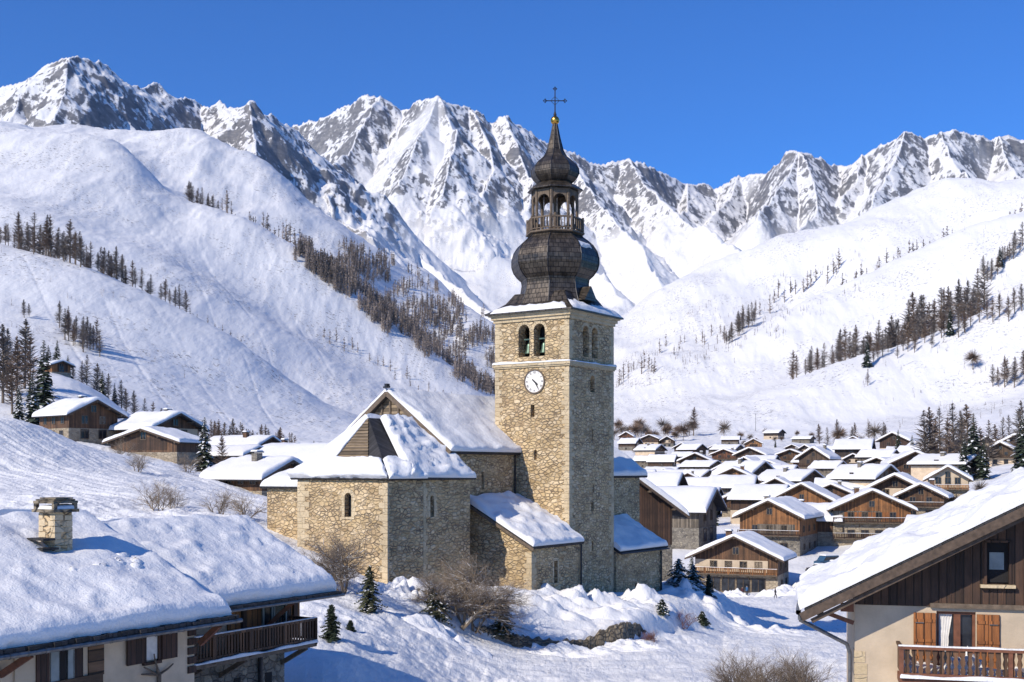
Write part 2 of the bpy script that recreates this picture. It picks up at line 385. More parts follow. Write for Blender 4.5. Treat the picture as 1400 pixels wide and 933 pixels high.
def CV(pts):       # curve: list of (px, py, Y)
    a = np.array(pts, float); return a
def CZ(Y, pts):    # constant distance, (px, py)
    return np.array([(p[0], p[1], Y) for p in pts], float)
def CH(Y, pts):    # constant distance, (px, z)
    return np.array([(p[0], HY-p[1]*F/Y, Y) for p in pts], float)
S1 = [(-200,285),(0,332),(48,347),(112,366),(161,385),(209,408),(273,440),(321,469),(354,491),(386,517),(450,555),(520,582),(600,597),(700,615)]
curves = [
 CH(12, [(-200,-15),(1600,-15)]),
 CH(35, [(-200,-10.5),(300,-11),(700,-13),(1600,-13)]),
 CV([(-200,900,58),(300,880,58),(400,862,58),(440,850,58),(520,880,60),(600,915,61),(660,936,63),(800,936,66),(1000,928,70),(1100,925,70),(1200,930,66),(1600,935,60)]),
 CV([(-200,800,72),(300,800,72),(420,806,70),(520,826,71),(600,855,73),(660,874,75),(700,882,76),(760,891,77),(800,894,78),(850,882,80),(900,872,84),(950,866,90),(1000,866,95),(1100,872,98),(1400,880,100),(1600,880,100)]),
 CV([(-200,790,73),(300,790,73),(420,800,71.3),(520,818,72),(600,842,74),(660,858,76),(700,862,77.2),(760,868,78.2),(800,868,79.2),(850,852,81.3),(900,846,85.2),(950,858,91),(1000,865,96.2),(1100,871.5,99.2),(1400,879,101.5),(1600,879,101.5)]),
 CV([(-200,700,88),(0,690,88),(200,705,88),(350,728,84),(440,760,78),(520,798,77),(600,803,81),(660,806,84),(727,812,84),(780,812,90),(850,812,96),(905,810,102),(940,800,106),(980,825,110),(1040,856,122),(1150,862,122),(1400,868,110),(1600,868,110)]),
 CZ(190, [(-200,590),(0,606),(100,609),(200,620),(300,642),(400,664),(500,684),(600,722),(700,762),(850,806),(1000,812),(1150,800),(1300,790),(1400,780),(1600,770)]),
 CZ(225, [(-200,560),(0,578),(100,592),(200,606),(300,632),(400,655),(500,667),(600,692),(700,735),(850,768),(1000,762),(1150,752),(1300,725),(1400,712),(1600,700)]),
 CZ(300, [(-200,470),(0,502),(60,508),(110,522),(150,548),(190,578),(250,606),(300,616),(400,640),(500,650),(600,670),(700,695),(850,708),(1000,705),(1150,695),(1300,672),(1400,655),(1600,640)]),
 CZ(400, [(-200,500),(0,530),(100,560),(200,592),(250,610),(300,614),(400,628),(500,640),(600,655),(700,668),(850,676),(1000,672),(1150,665),(1300,645),(1400,630),(1600,612)]),
 CZ(520, [(-200,465),(0,500),(100,530),(200,565),(300,598),(400,612),(500,622),(600,635),(700,645),(850,652),(1000,650),(1150,643),(1300,625),(1400,605),(1600,580)]),
 CZ(650, [(-200,380),(0,425),(100,450),(200,490),(300,540),(400,580),(500,595),(600,610),(700,625),(850,630),(1000,628),(1150,622),(1300,600),(1400,580),(1600,550)]),
 CZ(800, S1+[(850,610),(1000,606),(1150,600),(1300,575),(1400,550),(1600,515)]),
 CZ(930, [(p[0], p[1]+(26 if p[0] < 400 else 4)) for p in S1[:-3]]+[(520,577),(600,588),(700,600),(850,596),(1000,592),(1150,585),(1300,555),(1400,530),(1600,490)]),
 CZ(1130, [(-200,235),(0,282),(100,302),(200,345),(300,398),(400,458),(500,520),(600,560),(700,582),(850,572),(1000,548),(1080,518),(1150,497),(1250,467),(1330,435),(1400,402),(1600,330)]),
 CZ(1200, [(-200,228),(0,272),(100,290),(200,332),(300,384),(400,440),(500,505),(600,550),(700,577),(850,562),(1000,536),(1080,522),(1150,506),(1250,478),(1330,448),(1400,416),(1600,345)]),
 CV([(-200,150,1650),(0,171,1620),(89,180,1600),(168,196,1560),(232,260,1500),(296,287,1470),(364,319,1430),(406,338,1410),(470,383,1390),(540,445,1370),(620,508,1350),(680,545,1350),(760,552,1360),(850,520,1380),(950,480,1420),(1027,450,1450),(1125,403,1500),(1243,354,1500),(1400,289,1480),(1600,210,1450)]),
 CV([(-200,165,1780),(0,182,1760),(89,192,1740),(168,210,1700),(232,274,1640),(296,304,1600),(364,338,1560),(406,354,1540),(470,394,1530),(540,455,1520),(620,510,1510),(680,540,1510),(760,542,1520),(850,510,1540),(950,474,1570),(1027,458,1590),(1125,422,1620),(1243,378,1620),(1400,318,1600),(1600,240,1570)]),
 CV([(-200,200,2300),(0,196,2300),(150,190,2300),(232,186,2300),(278,190,2250),(321,212,2250),(360,232,2220),(393,252,2200),(450,300,2150),(520,356,2100),(600,408,2080),(680,445,2050),(750,452,2050),(800,452,2050),(850,431,2050),(929,388,2050),(1027,346,2080),(1105,319,2100),(1204,280,2100),(1262,265,2100),(1321,255,2100),(1400,242,2080),(1600,200,2050)]),
 CV([(-200,290,2600),(150,290,2600),(400,330,2500),(600,450,2450),(700,500,2450),(850,480,2450),(1100,400,2450),(1400,340,2450),(1600,320,2450)]),
 CH(3300, [(-200,350),(400,330),(600,330),(700,350),(850,400),(1400,520),(1600,560)]),
 CH(6800, [(-200,300),(1600,400)]),
]
def col_ctrl(px):
    px = np.atleast_1d(px)
    def sm(c, k):
        sig = 26.0 if 2 < ci < 16 else 14.0
        if ci in (3, 4): sig = 14.0
        if ci == 2: sig = 45.0
        return sum(wt*np.interp(px+o*sig, c[:,0], c[:,k]) for o, wt in ((-1.5,.08),(-1,.14),(-.5,.18),(0,.2),(.5,.18),(1,.14),(1.5,.08)))
    Yc = []; Pc = []
    for ci, c in enumerate(curves): Yc.append(sm(c, 2)); Pc.append(sm(c, 1))
    Yc = np.array(Yc); Pc = np.array(Pc)
    return Yc, (HY-Pc)/F*Yc
def pchip_cols(Yc, Zc, Y):
    """Yc,Zc (n,m) controls per column, Y (m,) or (r,m) -> z"""
    h = np.diff(Yc, axis=0); d = np.diff(Zc, axis=0)/h
    t = np.zeros_like(Zc)
    w1 = 2*h[1:]+h[:-1]; w2 = h[1:]+2*h[:-1]
    ok = d[:-1]*d[1:] > 0
    with np.errstate(divide='ignore', invalid='ignore'):
        hm = (w1+w2)/(w1/d[:-1]+w2/d[1:])
    t[1:-1] = np.where(ok, hm, 0); t[0] = d[0]; t[-1] = d[-1]
    Y = np.atleast_2d(Y); out = np.zeros(Y.shape)
    n = Yc.shape[0]
    for i in range(n-1):
        m = (Y >= Yc[i]) & ((Y < Yc[i+1]) if i < n-2 else True)
        if i == 0: m = m | (Y < Yc[0])
        q = np.clip((Y-Yc[i])/h[i], 0, 1)
        z = (2*q**3-3*q**2+1)*Zc[i]+(q**3-2*q**2+q)*h[i]*t[i]+(-2*q**3+3*q**2)*Zc[i+1]+(q**3-q**2)*h[i]*t[i+1]
        out = np.where(m, z, out)
    return out

ridges = [   # (slope, [(px,py,Y)...])
 (1.0, [(-260,150,2900),(-150,135,2900),(-60,125,2900),(0,108,2900),(45,95,2850),(95,80,2800),(132,82,2930),(180,101,3150),(235,128,3400),(270,147,3550),(300,166,3680)]),
 (.85, [(95,80,2800),(88,125,2620),(60,165,2450)]),
 (.85, [(45,95,2850),(20,140,2600),(-10,165,2500)]),
 (.80, [(180,101,3150),(190,150,2950),(185,180,2800)]),
 (1.0, [(270,152,3560),(330,136,3300),(345,134,3300),(375,158,3450),(430,200,3750),(480,236,4000),(540,285,4250),(600,325,4400),(660,362,4500)]),
 (.85, [(340,136,3300),(350,190,3100),(350,225,2900),(380,260,2750)]),
 (.85, [(400,180,3550),(430,235,3350),(460,280,3150),(520,340,2900),(590,400,2700)]),
 (.9, [(480,236,4000),(520,290,3700),(570,345,3400),(640,400,3100),(690,425,2900)]),
 (.9, [(600,325,4400),(640,365,4100),(700,400,3800),(760,425,3500)]),
 (1.35, [(400,174,5700),(410,170,5600),(440,160,5500),(480,140,5400),(503,133,5320),(520,130,5300),(535,134,5300),(550,146,5350),(562,142,5250),(575,136,5100),(590,133,5050),(600,129,5000),(615,133,5030),(640,146,5150),(652,150,5180),(665,166,5300),(677,165,5260),(690,160,5200),(705,163,5280),(722,180,5400),(760,192,5500),(775,205,5550),(800,216,5600),(820,222,5650),(845,221,5700),(860,220,5700),(880,226,5750),(900,236,5900),(940,247,6100),(975,252,6300),(1010,243,6200),(1028,237,6100),(1050,236,6000),(1062,222,5750),(1075,207,5600),(1092,203,5500),(1112,212,5600),(1128,215,5700),(1145,224,5900),(1180,206,5700),(1200,200,5600),(1215,187,5500),(1237,178,5400),(1262,187,5500),(1285,179,5500),(1300,177,5500),(1330,184,5600),(1350,187,5650),(1365,184,5700),(1400,190,5700),(1480,196,5700),(1620,185,5700)]),
 (.95, [(520,130,5300),(500,165,5050),(478,205,4750),(440,235,4450)]),
 (.95, [(550,146,5350),(540,190,5000),(520,232,4650)]),
 (.95, [(600,129,5000),(580,170,4750),(560,215,4450),(545,245,4250)]),
 (1.0, [(600,129,5000),(625,180,4700),(615,225,4400),(605,262,4200)]),
 (1.0, [(640,146,5150),(668,190,4850),(676,230,4600),(660,268,4350)]),
 (.95, [(690,160,5200),(712,210,4900),(730,245,4700),(722,275,4500)]),
 (.85, [(760,192,5500),(800,250,5000),(840,300,4600),(880,340,4200),(900,380,3900)]),
 (.85, [(722,180,5400),(760,245,5000),(790,300,4600),(800,350,4200),(850,395,3800)]),
 (.85, [(860,220,5700),(890,262,5300),(930,295,4900),(985,325,4500),(1020,348,4200)]),
 (.85, [(940,247,6100),(940,285,5600),(905,310,5200)]),
 (.85, [(1010,243,6200),(990,280,5700),(960,310,5300)]),
 (1.0, [(1092,203,5500),(1078,240,5200),(1050,275,4850),(1035,300,4650)]),
 (1.0, [(1092,203,5500),(1112,245,5100),(1118,285,4800),(1090,315,4500)]),
 (1.0, [(1237,178,5400),(1225,215,5100),(1200,255,4800),(1190,290,4550)]),
 (.95, [(1285,179,5500),(1300,215,5150),(1330,250,4800),(1310,280,4500)]),
 (.95, [(1180,206,5700),(1172,240,5350),(1150,275,5000)]),
 (.9, [(1365,184,5700),(1380,220,5300),(1400,250,4900)]),
]
def skeleton(x, y):
    wx = 60*fbm(x/420, y/420, 3, 5); wy = 60*fbm(x/420+33, y/420, 3, 9)
    X = x+wx; Yq = y+wy
    best = np.full(x.shape, -1e9); dist = np.full(x.shape, 1e9)
    for s, pts in ridges:
        P = [PT(*p) for p in pts]
        for a, b in zip(P[:-1], P[1:]):
            ax, ay, bx, by = a.x, a.y, b.x, b.y
            # keep ridge lines themselves unwarped: use true position near the line
            L2 = (bx-ax)**2+(by-ay)**2
            t = np.clip(((x-ax)*(bx-ax)+(y-ay)*(by-ay))/L2, 0, 1)
            d0 = np.hypot(x-ax-t*(bx-ax), y-ay-t*(by-ay))
            tw = np.clip(((X-ax)*(bx-ax)+(Yq-ay)*(by-ay))/L2, 0, 1)
            d1 = np.hypot(X-ax-tw*(bx-ax), Yq-ay-tw*(by-ay))
            k = np.clip(d0/250, 0, 1); d = d0*(1-k)+d1*k
            D = 1450.0
            drop = D*(1-np.exp(-s*1.12*d/D))+.05*d
            zz = a.z+(b.z-a.z)*(t*(1-k)+tw*k)-drop
            dist = np.where(zz > best, d, dist)
            best = np.maximum(best, zz)
    return best, dist

def terrain(px, Y, detail=True):
    """px (m,), Y (r,m) -> z, rockness"""
    px = np.atleast_1d(np.asarray(px, float)); pxs_ = px; Y = np.atleast_2d(np.asarray(Y, float))
    Yc, Zc = col_ctrl(px); z = pchip_cols(Yc, Zc, Y)
    x = (px-HX)/F*Y
    rock = np.zeros_like(z)
    # near knoll on the far left
    z = z+5.2*np.exp(-((x+57)/9)**2-((Y-128)/16)**2)
    am = np.clip((Y-110)/500, 0, 1)
    near = np.clip((Y-20)/40, 0, 1)
    z = z+near*(.30*fbm(x/9, Y/9, 4, 3))
    z = z+near*.5*fbm(x/28+3, Y/28, 3, 31)*np.clip((Y-70)/40, 0, 1)
    nn = np.clip((Y-45)/15, 0, 1)*np.clip((230-Y)/60, 0, 1)
    ca, sa = math.cos(math.radians(38)), math.sin(math.radians(38))
    ux = x*ca+Y*sa; uy = -x*sa+Y*ca
    road = np.clip(1-np.abs(ux-70)/60, 0, 1)
    z = z+nn*(.13*(ridged((Y-.6*np.sqrt((x+2)**2+40))/1.5, x/16, 3, 81, .6)-1)*np.clip((Y-58)/6, 0, 1)+.11*fbm(x/1.5, Y/1.8, 4, 85)*(.35+1.5*np.clip(fbm(x/14, Y/14, 2, 88)+.1, 0, 1)))
    slope = np.clip((Y-560)/150, 0, 1)
    # gullies running down the long slopes
    z = z+slope*((8.5+6*np.clip((Y-1200)/400, 0, 1))*fbm(x/150, Y/320, 4, 12, .42)+1.1*(ridged(x/34, Y/190, 4, 44)-1)+.5*fbm(x/9, Y/26, 3, 46))*np.clip(Y/1500, .4, 1.1)
    # old ski tracks and slide paths running down the left slopes
    for k in range(22):
        q = np.clip((1440-Y)/480, 0, 1); a = 60+k*19+(k*37 % 43); b = 150+(k*53 % 110)
        tr = a+b*q**.8+(3+k % 4)*np.sin(q*(9+k % 7)+k); on = (Y > 960+(k*29 % 150)) & (Y < 1420-(k*41 % 160))
        z = z-np.where(on, (.22+.3*(k % 3 == 1))*np.exp(-((px-tr)/(1.2+.8*(k % 3)))**2), 0)
    for k in range(14):
        q = np.clip((800-Y)/330, 0, 1); a = -60+k*26+(k*37 % 41); b = 120+(k*53 % 97)
        tr = a+b*q+(2+k % 4)*np.sin(q*(7+k % 6)+k); on = (Y > 480+(k*29 % 90)) & (Y < 790-(k*31 % 90))
        z = z-np.where(on, (.12+.22*(k % 4 == 1))*np.exp(-((px-tr)/(1.4+.9*(k % 3)))**2), 0)
    rock = np.where(Y > 1620, np.clip(fbm(x/160, Y/300, 3, 66)*3, 0, 1)*np.clip((Y-1620)/200, 0, 1), 0)*1.0
    far = Y > 2100
    if far.any():
        idx = np.where(far.any(axis=1))[0]; r0 = idx[0]
        X2 = x[r0:]; Y2 = np.broadcast_to(Y, x.shape)[r0:]
        sk, dist = skeleton(X2, Y2)
        base = z[r0:].copy()
        ex = np.clip((sk-base)/220, 0, 1)
        rn = ridged(X2/330, Y2/330, 6, 20, .52)
        rn2 = ridged(X2/95+7, Y2/130, 5, 55, .55)
        rw = np.clip((600+520*fbm(X2/800, Y2/800, 3, 17)-dist)/300, 0, 1)
        sk2 = sk+ex*np.clip(dist/200, .62, 1)*(.2+.8*rw)*((rn-1.25)*34+(rn2-1.25)*12+26*fbm(X2/260+9, Y2/420, 5, 90, .5)+5*fbm(X2/30, Y2/30, 4, 60))
        q0 = np.interp(pxs_, [-200,440,640,1300,1600], [2250,2250,2150,2150,2150]); q1 = np.interp(pxs_, [-200,300,400,500,600,700,800,1600], [350,350,450,700,1000,1200,1300,1300])
        q = np.clip((Y2-q0)/q1, 0, 1); q = q*q*(3-2*q)*.75+.25*q
        sk2 = np.where(sk2 > base, base+(sk2-base)*q, sk2)
        zz = np.where(far[r0:], np.maximum(base, sk2), base)
        z[r0:] = zz
        rock[r0:] = np.where(~far[r0:], rock[r0:], 0)+np.where(far[r0:] & (sk2 > base), np.clip((sk2-base)/120, 0, 1)*rw*np.clip((zz-np.interp(Y2, [2600,3400,4400,5600], [470,620,870,960])-120*fbm(X2/300, Y2/300, 3, 3))/150, 0, 1), 0)
    return z, rock

def gz(x, y):
    """ground height under a world point"""
    px = HX+x/y*F
    z, _ = terrain(np.array([px]), np.array([[y]])); return float(z[0,0])
_cache = {}
def hit(px, py, Y0=60, Y1=2300):
    """first terrain point seen at the pixel between two distances"""
    k = round(px)
    if k not in _cache:
        Ys = np.exp(np.linspace(math.log(50), math.log(2320), 1400))
        z, _ = terrain(np.array([float(k)]), Ys[:,None]); _cache[k] = (Ys, z[:,0])
    Ys, z = _cache[k]; pys = HY-z/Ys*F
    m = (Ys >= Y0) & (Ys <= Y1) & (pys <= py)
    i = np.argmax(m) if m.any() else len(Ys)-1
    Y = float(Ys[i]); return Vector(((px-HX)/F*Y, Y, float(z[i])))
def spot(px, Y):
    x = (px-HX)/F*Y; return Vector((x, Y, gz(x, Y)))

def build_terrain():
    pxs = np.linspace(-190, 1590, 1340)
    rows = np.concatenate([np.exp(np.linspace(math.log(12), math.log(52), 60, endpoint=False)), np.exp(np.linspace(math.log(52), math.log(150), 400, endpoint=False)),
                           np.exp(np.linspace(math.log(150), math.log(2300), 520, endpoint=False)),
                           np.exp(np.linspace(math.log(2300), math.log(6700), 470))])
    Y = np.repeat(rows[:,None], len(pxs), axis=1)
    z, rock = terrain(pxs, Y)
    x = (pxs-HX)/F*Y
    def sheet(name, r0, r1, mat, label):
        V = np.stack([x[r0:r1], Y[r0:r1], z[r0:r1]], -1).reshape(-1, 3)
        n = r1-r0; m = len(pxs)
        i = np.arange((n-1)*m).reshape(n-1, m)[:, :-1].ravel()
        Fc = np.stack([i, i+1, i+m+1, i+m], 1)
        o = np_mesh(name, V, Fc, mat)
        at = o.data.attributes.new('rock', 'FLOAT', 'POINT'); at.data.foreach_set('value', rock[r0:r1].astype(np.float32).ravel())
        return tag(o, label, None, None, 'structure')
    a = int(np.searchsorted(rows, 560)); b = int(np.searchsorted(rows, 2300))
    sheet('ground', 0, a+1, M['groundsnow'], 'snow covered ground, road and village slope')
    sheet('hillside', a, b+1, M['mountain'], 'smooth white valley slopes on both sides of the village')
    sheet('mountains', b, len(rows), M['mountain'], 'jagged snowy peaks with bare rock faces')
    mb = MB(); mb.box(-400, 400, -300, 12.2, -15.6, -15.02)  # unseen sheet under and behind the camera, added to bounce light
    tag(mb.build('ground', M['groundsnow']), 'flat snow field beneath the viewpoint, added unseen for bounce light', None, None, 'structure')
build_terrain()
# ------------------------------------------------------------------ snow layers on roofs
def fb(v, o=4): return mnoise.fractal(Vector(v), 1.0, 2.0, o, noise_basis='PERLIN_ORIGINAL')
def snow_quad(mb, c00, c10, c11, c01, T=.4, free=(1,1,1,1), step=.3, r=.35, amp=.25, seed=0, ragged=.0, lumps=0.0):
    """snow lying on the plane c00-c10-c11-c01; free: edges u0,u1,v0,v1 that end in the open"""
    c00, c10, c11, c01 = map(Vector, (c00, c10, c11, c01))
    nrm = (c10-c00).cross(c01-c00)
    if nrm.length < 1e-6: nrm = (c11-c10).cross(c01-c10)
    nrm.normalize()
    if nrm.z < 0: nrm = -nrm
    lu = max((c10-c00).length, (c11-c01).length); lv = max((c01-c00).length, (c11-c10).length)
    def params(L, f0, f1):
        n = max(3, int(L/step)); p = list(np.linspace(0, 1, n+1))
        e = r/L
        if f0: p += [e*.04, e*.15, e*.35, e*.7]
        if f1: p += [1-e*.04, 1-e*.15, 1-e*.35, 1-e*.7]
        return sorted(set(round(min(1, max(0, q)), 5) for q in p))
    U = params(lu, free[0], free[1]); V = params(lv, free[2], free[3])
    top = []; bot = []
    up = nrm
    for u in U:
        rt = []; rb = []
        for v in V:
            p = c00*(1-u)*(1-v)+c10*u*(1-v)+c11*u*v+c01*(1-u)*v
            lu_ = ((c10-c00)*(1-v)+(c11-c01)*v).length; lv_ = ((c01-c00)*(1-u)+(c11-c10)*u).length
            ds = []
            if free[0]: ds.append(u*lu_)
            if free[1]: ds.append((1-u)*lu_)
            if free[2]: ds.append(v*lv_)
            if free[3]: ds.append((1-v)*lv_)
            pr = 1.0
            for d in ds:
                q = 1-min(d/r, 1); pr *= math.sqrt(max(0, 1-q*q))**.75
            n1 = fb((p.x*.45+seed, p.y*.45, p.z*.45)); n2 = fb((p.x*1.7, p.y*1.7+seed, p.z*1.7))
            h = T*pr*(1+amp*n1*1.6+amp*.4*n2)
            if lumps:
                l = max(0, fb((p.x*1.2+seed*3, p.y*1.2, p.z*1.2+9), 5)-.05); h += lumps*l*pr*2
            q = p.copy()
            if ragged and min(ds or [9]) < .02:
                k = ragged*fb((p.x*1.3, p.y*1.3+seed, p.z*1.3)); q = q+(c00+c10+c11+c01-4*p).normalized()*abs(k)
            rt.append(q+up*max(h, .015)); rb.append(q)
        top.append(rt); bot.append(rb)
    mb.grid(top)
    # skirts
    n = len(U)-1; m = len(V)-1
    for a in range(n):
        mb.add([bot[a][0], bot[a+1][0], top[a+1][0], top[a][0]], [(0,1,2,3)])
        mb.add([bot[a][m], bot[a+1][m], top[a+1][m], top[a][m]], [(3,2,1,0)])
    for b in range(m):
        mb.add([bot[0][b], bot[0][b+1], top[0][b+1], top[0][b]], [(3,2,1,0)])
        mb.add([bot[n][b], bot[n][b+1], top[n][b+1], top[n][b]], [(0,1,2,3)])

def snow_gable(mb, x0, x1, y0, y1, zr, pitch, T=.4, step=.35, r=.35, amp=.2, seed=0, xr=None, sag=0.0, slip=0.0):
    """one blanket over a gable roof, ridge along y at xr, eaves at x0 and x1 (roof surface z = zr - |x-xr|*tan)"""
    if xr is None: xr = (x0+x1)/2
    tn = math.tan(pitch)
    def params(a, b):
        L = b-a; n = max(4, int(L/step)); p = list(np.linspace(a, b, n+1))
        p += [a+r*.04, a+r*.15, a+r*.4, a+r*.7, b-r*.04, b-r*.15, b-r*.4, b-r*.7]; return sorted(p)
    X = params(x0, x1); Yv = params(y0, y1); top = []; bot = []
    for x in X:
        rt = []; rb = []
        for y in Yv:
            d = abs(x-xr); zb = zr-d*tn; zs = zr-(math.sqrt(d*d+.16)-.12)*tn
            pr = 1
            for e in (x-x0, x1-x, y-y0, y1-y):
                q = 1-min(e/r, 1); pr *= math.sqrt(max(0, 1-q*q))**.75
            n1 = fb((x*.4+seed, y*.4, seed)); n2 = fb((x*1.6, y*1.6+seed, 3))
            h = T*pr*(1+amp*1.6*n1+amp*.4*n2)/math.cos(pitch)
            rt.append((x, y, max(zb+.015, zs*min(1,1)+h if pr > .3 else zb+h))); rb.append((x, y, zb))
        top.append(rt); bot.append(rb)
    mb.grid(top)
    n = len(X)-1; m = len(Yv)-1
    for a in range(n):
        mb.add([bot[a][0], bot[a+1][0], top[a+1][0], top[a][0]], [(0,1,2,3)])
        mb.add([bot[a][m], bot[a+1][m], top[a+1][m], top[a][m]], [(3,2,1,0)])
    for b in range(m):
        mb.add([bot[0][b], bot[0][b+1], top[0][b+1], top[0][b]], [(3,2,1,0)])
        mb.add([bot[n][b], bot[n][b+1], top[n][b+1], top[n][b]], [(0,1,2,3)])

def slab(mb, c00, c10, c11, c01, th):
    """roof plate of thickness th below the plane"""
    c = [Vector(q) for q in (c00, c10, c11, c01)]
    n = (c[1]-c[0]).cross(c[3]-c[0])
    if n.length < 1e-6: n = (c[2]-c[1]).cross(c[3]-c[1])
    n.normalize()
    if n.z < 0: n = -n
    P = [q-n*.01 for q in c]+[q-n*th for q in c]
    mb.add(P, [(0,1,2,3),(7,6,5,4),(0,4,5,1),(1,5,6,2),(2,6,7,3),(3,7,4,0)])

def arch_poly(w, h, n=10):
    """outline (u,v), base at v=0, round head"""
    r = w/2; P = [(-r,0),(r,0)]
    for k in range(n+1):
        a = PI*k/n; P.append((r*math.cos(a), h-r+r*math.sin(a)))
    return P
def arch_cut(fr, u, v, w, h, d, rect=False):
    mb = MB(); o, U, V, Nn = [Vector(q) for q in fr]
    poly = [(-w/2,0),(w/2,0),(w/2,h),(-w/2,h)] if rect else arch_poly(w, h)
    mb.prism([(a+u, b+v) for a, b in poly], (o-Nn*.3, U, V, Nn), d+.3); return mb
def arch_ring(mb, fr, u, v, w, h, rw=.25, proud=.03, jamb=True, n=9):
    """ring of voussoirs and jamb stones round an arched opening"""
    o, U, V, Nn = [Vector(q) for q in fr]; r = w/2; fo = (o-Nn*proud, U, V, Nn)
    for k in range(n):
        a0 = PI*k/n+.03; a1 = PI*(k+1)/n-.03
        P = [(u+(r+.0)*math.cos(a0), v+h-r+r*math.sin(a0)), (u+(r+rw)*math.cos(a0), v+h-r+(r+rw)*math.sin(a0)),
             (u+(r+rw)*math.cos(a1), v+h-r+(r+rw)*math.sin(a1)), (u+r*math.cos(a1), v+h-r+r*math.sin(a1))]
        mb.prism(P, fo, proud+.05)
    if jamb:
        z = v; i = 0
        while z < v+h-r-.05:
            hh = min(.38, v+h-r-z); ww = rw*(1.25 if i % 2 else .85)
            for s in (-1, 1):
                a, b = sorted((u+s*r, u+s*(r+ww)))
                mb.prism([(a, z+.01), (b, z+.01), (b, z+hh-.01), (a, z+hh-.01)], fo, proud+.05)
            z += hh; i += 1
def quoins(mb, x, y, sx, sy, z0, z1, rng, a=.7, b=.4, h=.36, pr=.025):
    """corner stones at (x,y); the body lies towards (-sx,-sy)"""
    z = z0; i = 0
    while z < z1-.15:
        hh = min(h*(.85+.3*rng.random()), z1-z); la, lb = (a, b) if i % 2 else (b, a)
        la *= .85+.3*rng.random(); lb *= .85+.3*rng.random()
        mb.box(x+sx*pr, x-sx*la, y+sy*pr, y-sy*lb, z+.012, z+hh-.012); z += hh; i += 1

# ------------------------------------------------------------------ the church
CH_O = Vector((4.39, 90, 0)); CH_R = math.atan2(.829, .559)
church = empty('church', CH_O, CH_R, 'old stone mountain church with a tall clock tower and tiered onion spire', 'church')
rngc = random.Random(5)
X, Yv_, Zv = Vector((1,0,0)), Vector((0,1,0)), Vector((0,0,1))
TW, TD = 7.0, 6.9
# tower body: frames of the two visible faces (N points into the wall)
FL = (Vector((0, 0, 0)), Vector((0, 1, 0)), Zv, Vector((1, 0, 0)))      # a = 0 face, u = b
FR = (Vector((0, 0, 0)), Vector((1, 0, 0)), Zv, Vector((0, 1, 0)))      # b = 0 face, u = a
FB = (Vector((TW, 0, 0)), Vector((0, 1, 0)), Zv, Vector((-1, 0, 0)))
FD = (Vector((0, TD, 0)), Vector((1, 0, 0)), Zv, Vector((0, -1, 0)))
mb = MB(); mb.box(0, TW, 0, TD, -14, 12.0)
tower = mb.build('tower', M['church'], church)
cuts = []
c = MB(); c.box(.95, TW-.95, .95, TD-.95, 8.15, 11.6); cuts.append(c)
BL = [(2.72, 1.05), (4.15, 1.05)]; BR = [(2.55, .95), (3.95, .95)]
for u, w_ in BL: cuts.append(arch_cut(FL, u, 8.75, w_, 2.55, 1.3)); cuts.append(arch_cut(FB, u, 8.75, w_, 2.55, 1.3))
for u, w_ in BR: cuts.append(arch_cut(FR, u, 8.75, w_, 2.45, 1.3)); cuts.append(arch_cut(FD, u, 8.75, w_, 2.45, 1.3))
cuts += [arch_cut(FL, 3.35, 4.0, .36, .95, .7, True), arch_cut(FL, 3.1, .65, .26, .75, .7, True), arch_cut(FL, 3.15, -3.6, .26, .7, .7, True)]
cuts += [arch_cut(FR, 3.6, 6.0, .75, 1.35, .8), arch_cut(FR, 3.6, 2.2, .18, .9, .6, True), arch_cut(FR, 3.7, -1.9, .18, .6, .6, True),
         arch_cut(FR, 3.6, -3.4, .45, .65, .7, True), arch_cut(FR, 3.6, -6.6, .22, .8, .6, True)]
boolean_cut(tower, cuts)
for (x, y, sx, sy) in ((0,0,-1,-1), (TW,0,1,-1), (0,TD,-1,1)):
    for q0, q1 in ((-11, 7.88), (8.45, 11.5)): mb = MB(); quoins(mb, x, y, sx, sy, q0, q1, rngc); mb.build('corner_stones', M['quoin'], tower)
for fr_, u, v_, w_, h_ in [(FL, u, 8.75, w_, 2.55) for u, w_ in BL]+[(FR, u, 8.75, w_, 2.45) for u, w_ in BR]+[(FR, 3.6, 6.0, .75, 1.35)]:
    mb = MB(); arch_ring(mb, fr_, u, v_, w_, h_, .22, .02, jamb=False); mb.build('arch_stones', M['quoin'], tower)
# slender columns between the paired openings
mb = MB(); mb.lathe([(.22, 8.75), (.22, 8.9), (.13, 8.95), (.13, 10.55), (.22, 10.7), (.24, 10.85)], 10, (.35, 3.435)); mb.build('belfry_column', M['quoin'], tower, smooth=False)
mb = MB(); mb.lathe([(.2, 8.75), (.2, 8.9), (.12, 8.95), (.12, 10.55), (.2, 10.7), (.22, 10.85)], 10, (3.25, .35)); mb.build('belfry_column', M['quoin'], tower)
mb = MB(); mb.box(-.18, TW+.18, -.18, TD+.18, 8.02, 8.24); mb.box(-.10, TW+.10, -.10, TD+.10, 7.9, 8.02)
st = mb.build('string_course', M['quoin'], tower)
mb = MB()
for (a, b, c_, d) in (((-.22,-.2,8.24),(-.22,TD+.2,8.24),(.02,TD+.2,8.24),(.02,-.2,8.24)), ((-.2,-.22,8.24),(TW+.2,-.22,8.24),(TW+.2,.02,8.24),(-.2,.02,8.24))):
    snow_quad(mb, a, b, c_, d, .16, (1,1,1,0), .25, .12, .5, 3)
mb.build('ledge_snow', M['snowfine'], st, smooth=True)
mb = MB(); mb.box(-.12, TW+.12, -.12, TD+.12, 11.55, 11.8); mb.box(-.26, TW+.26, -.26, TD+.26, 11.8, 12.05); mb.box(-.42, TW+.42, -.42, TD+.42, 12.05, 12.28)
mb.build('cornice', M['quoin'], tower)
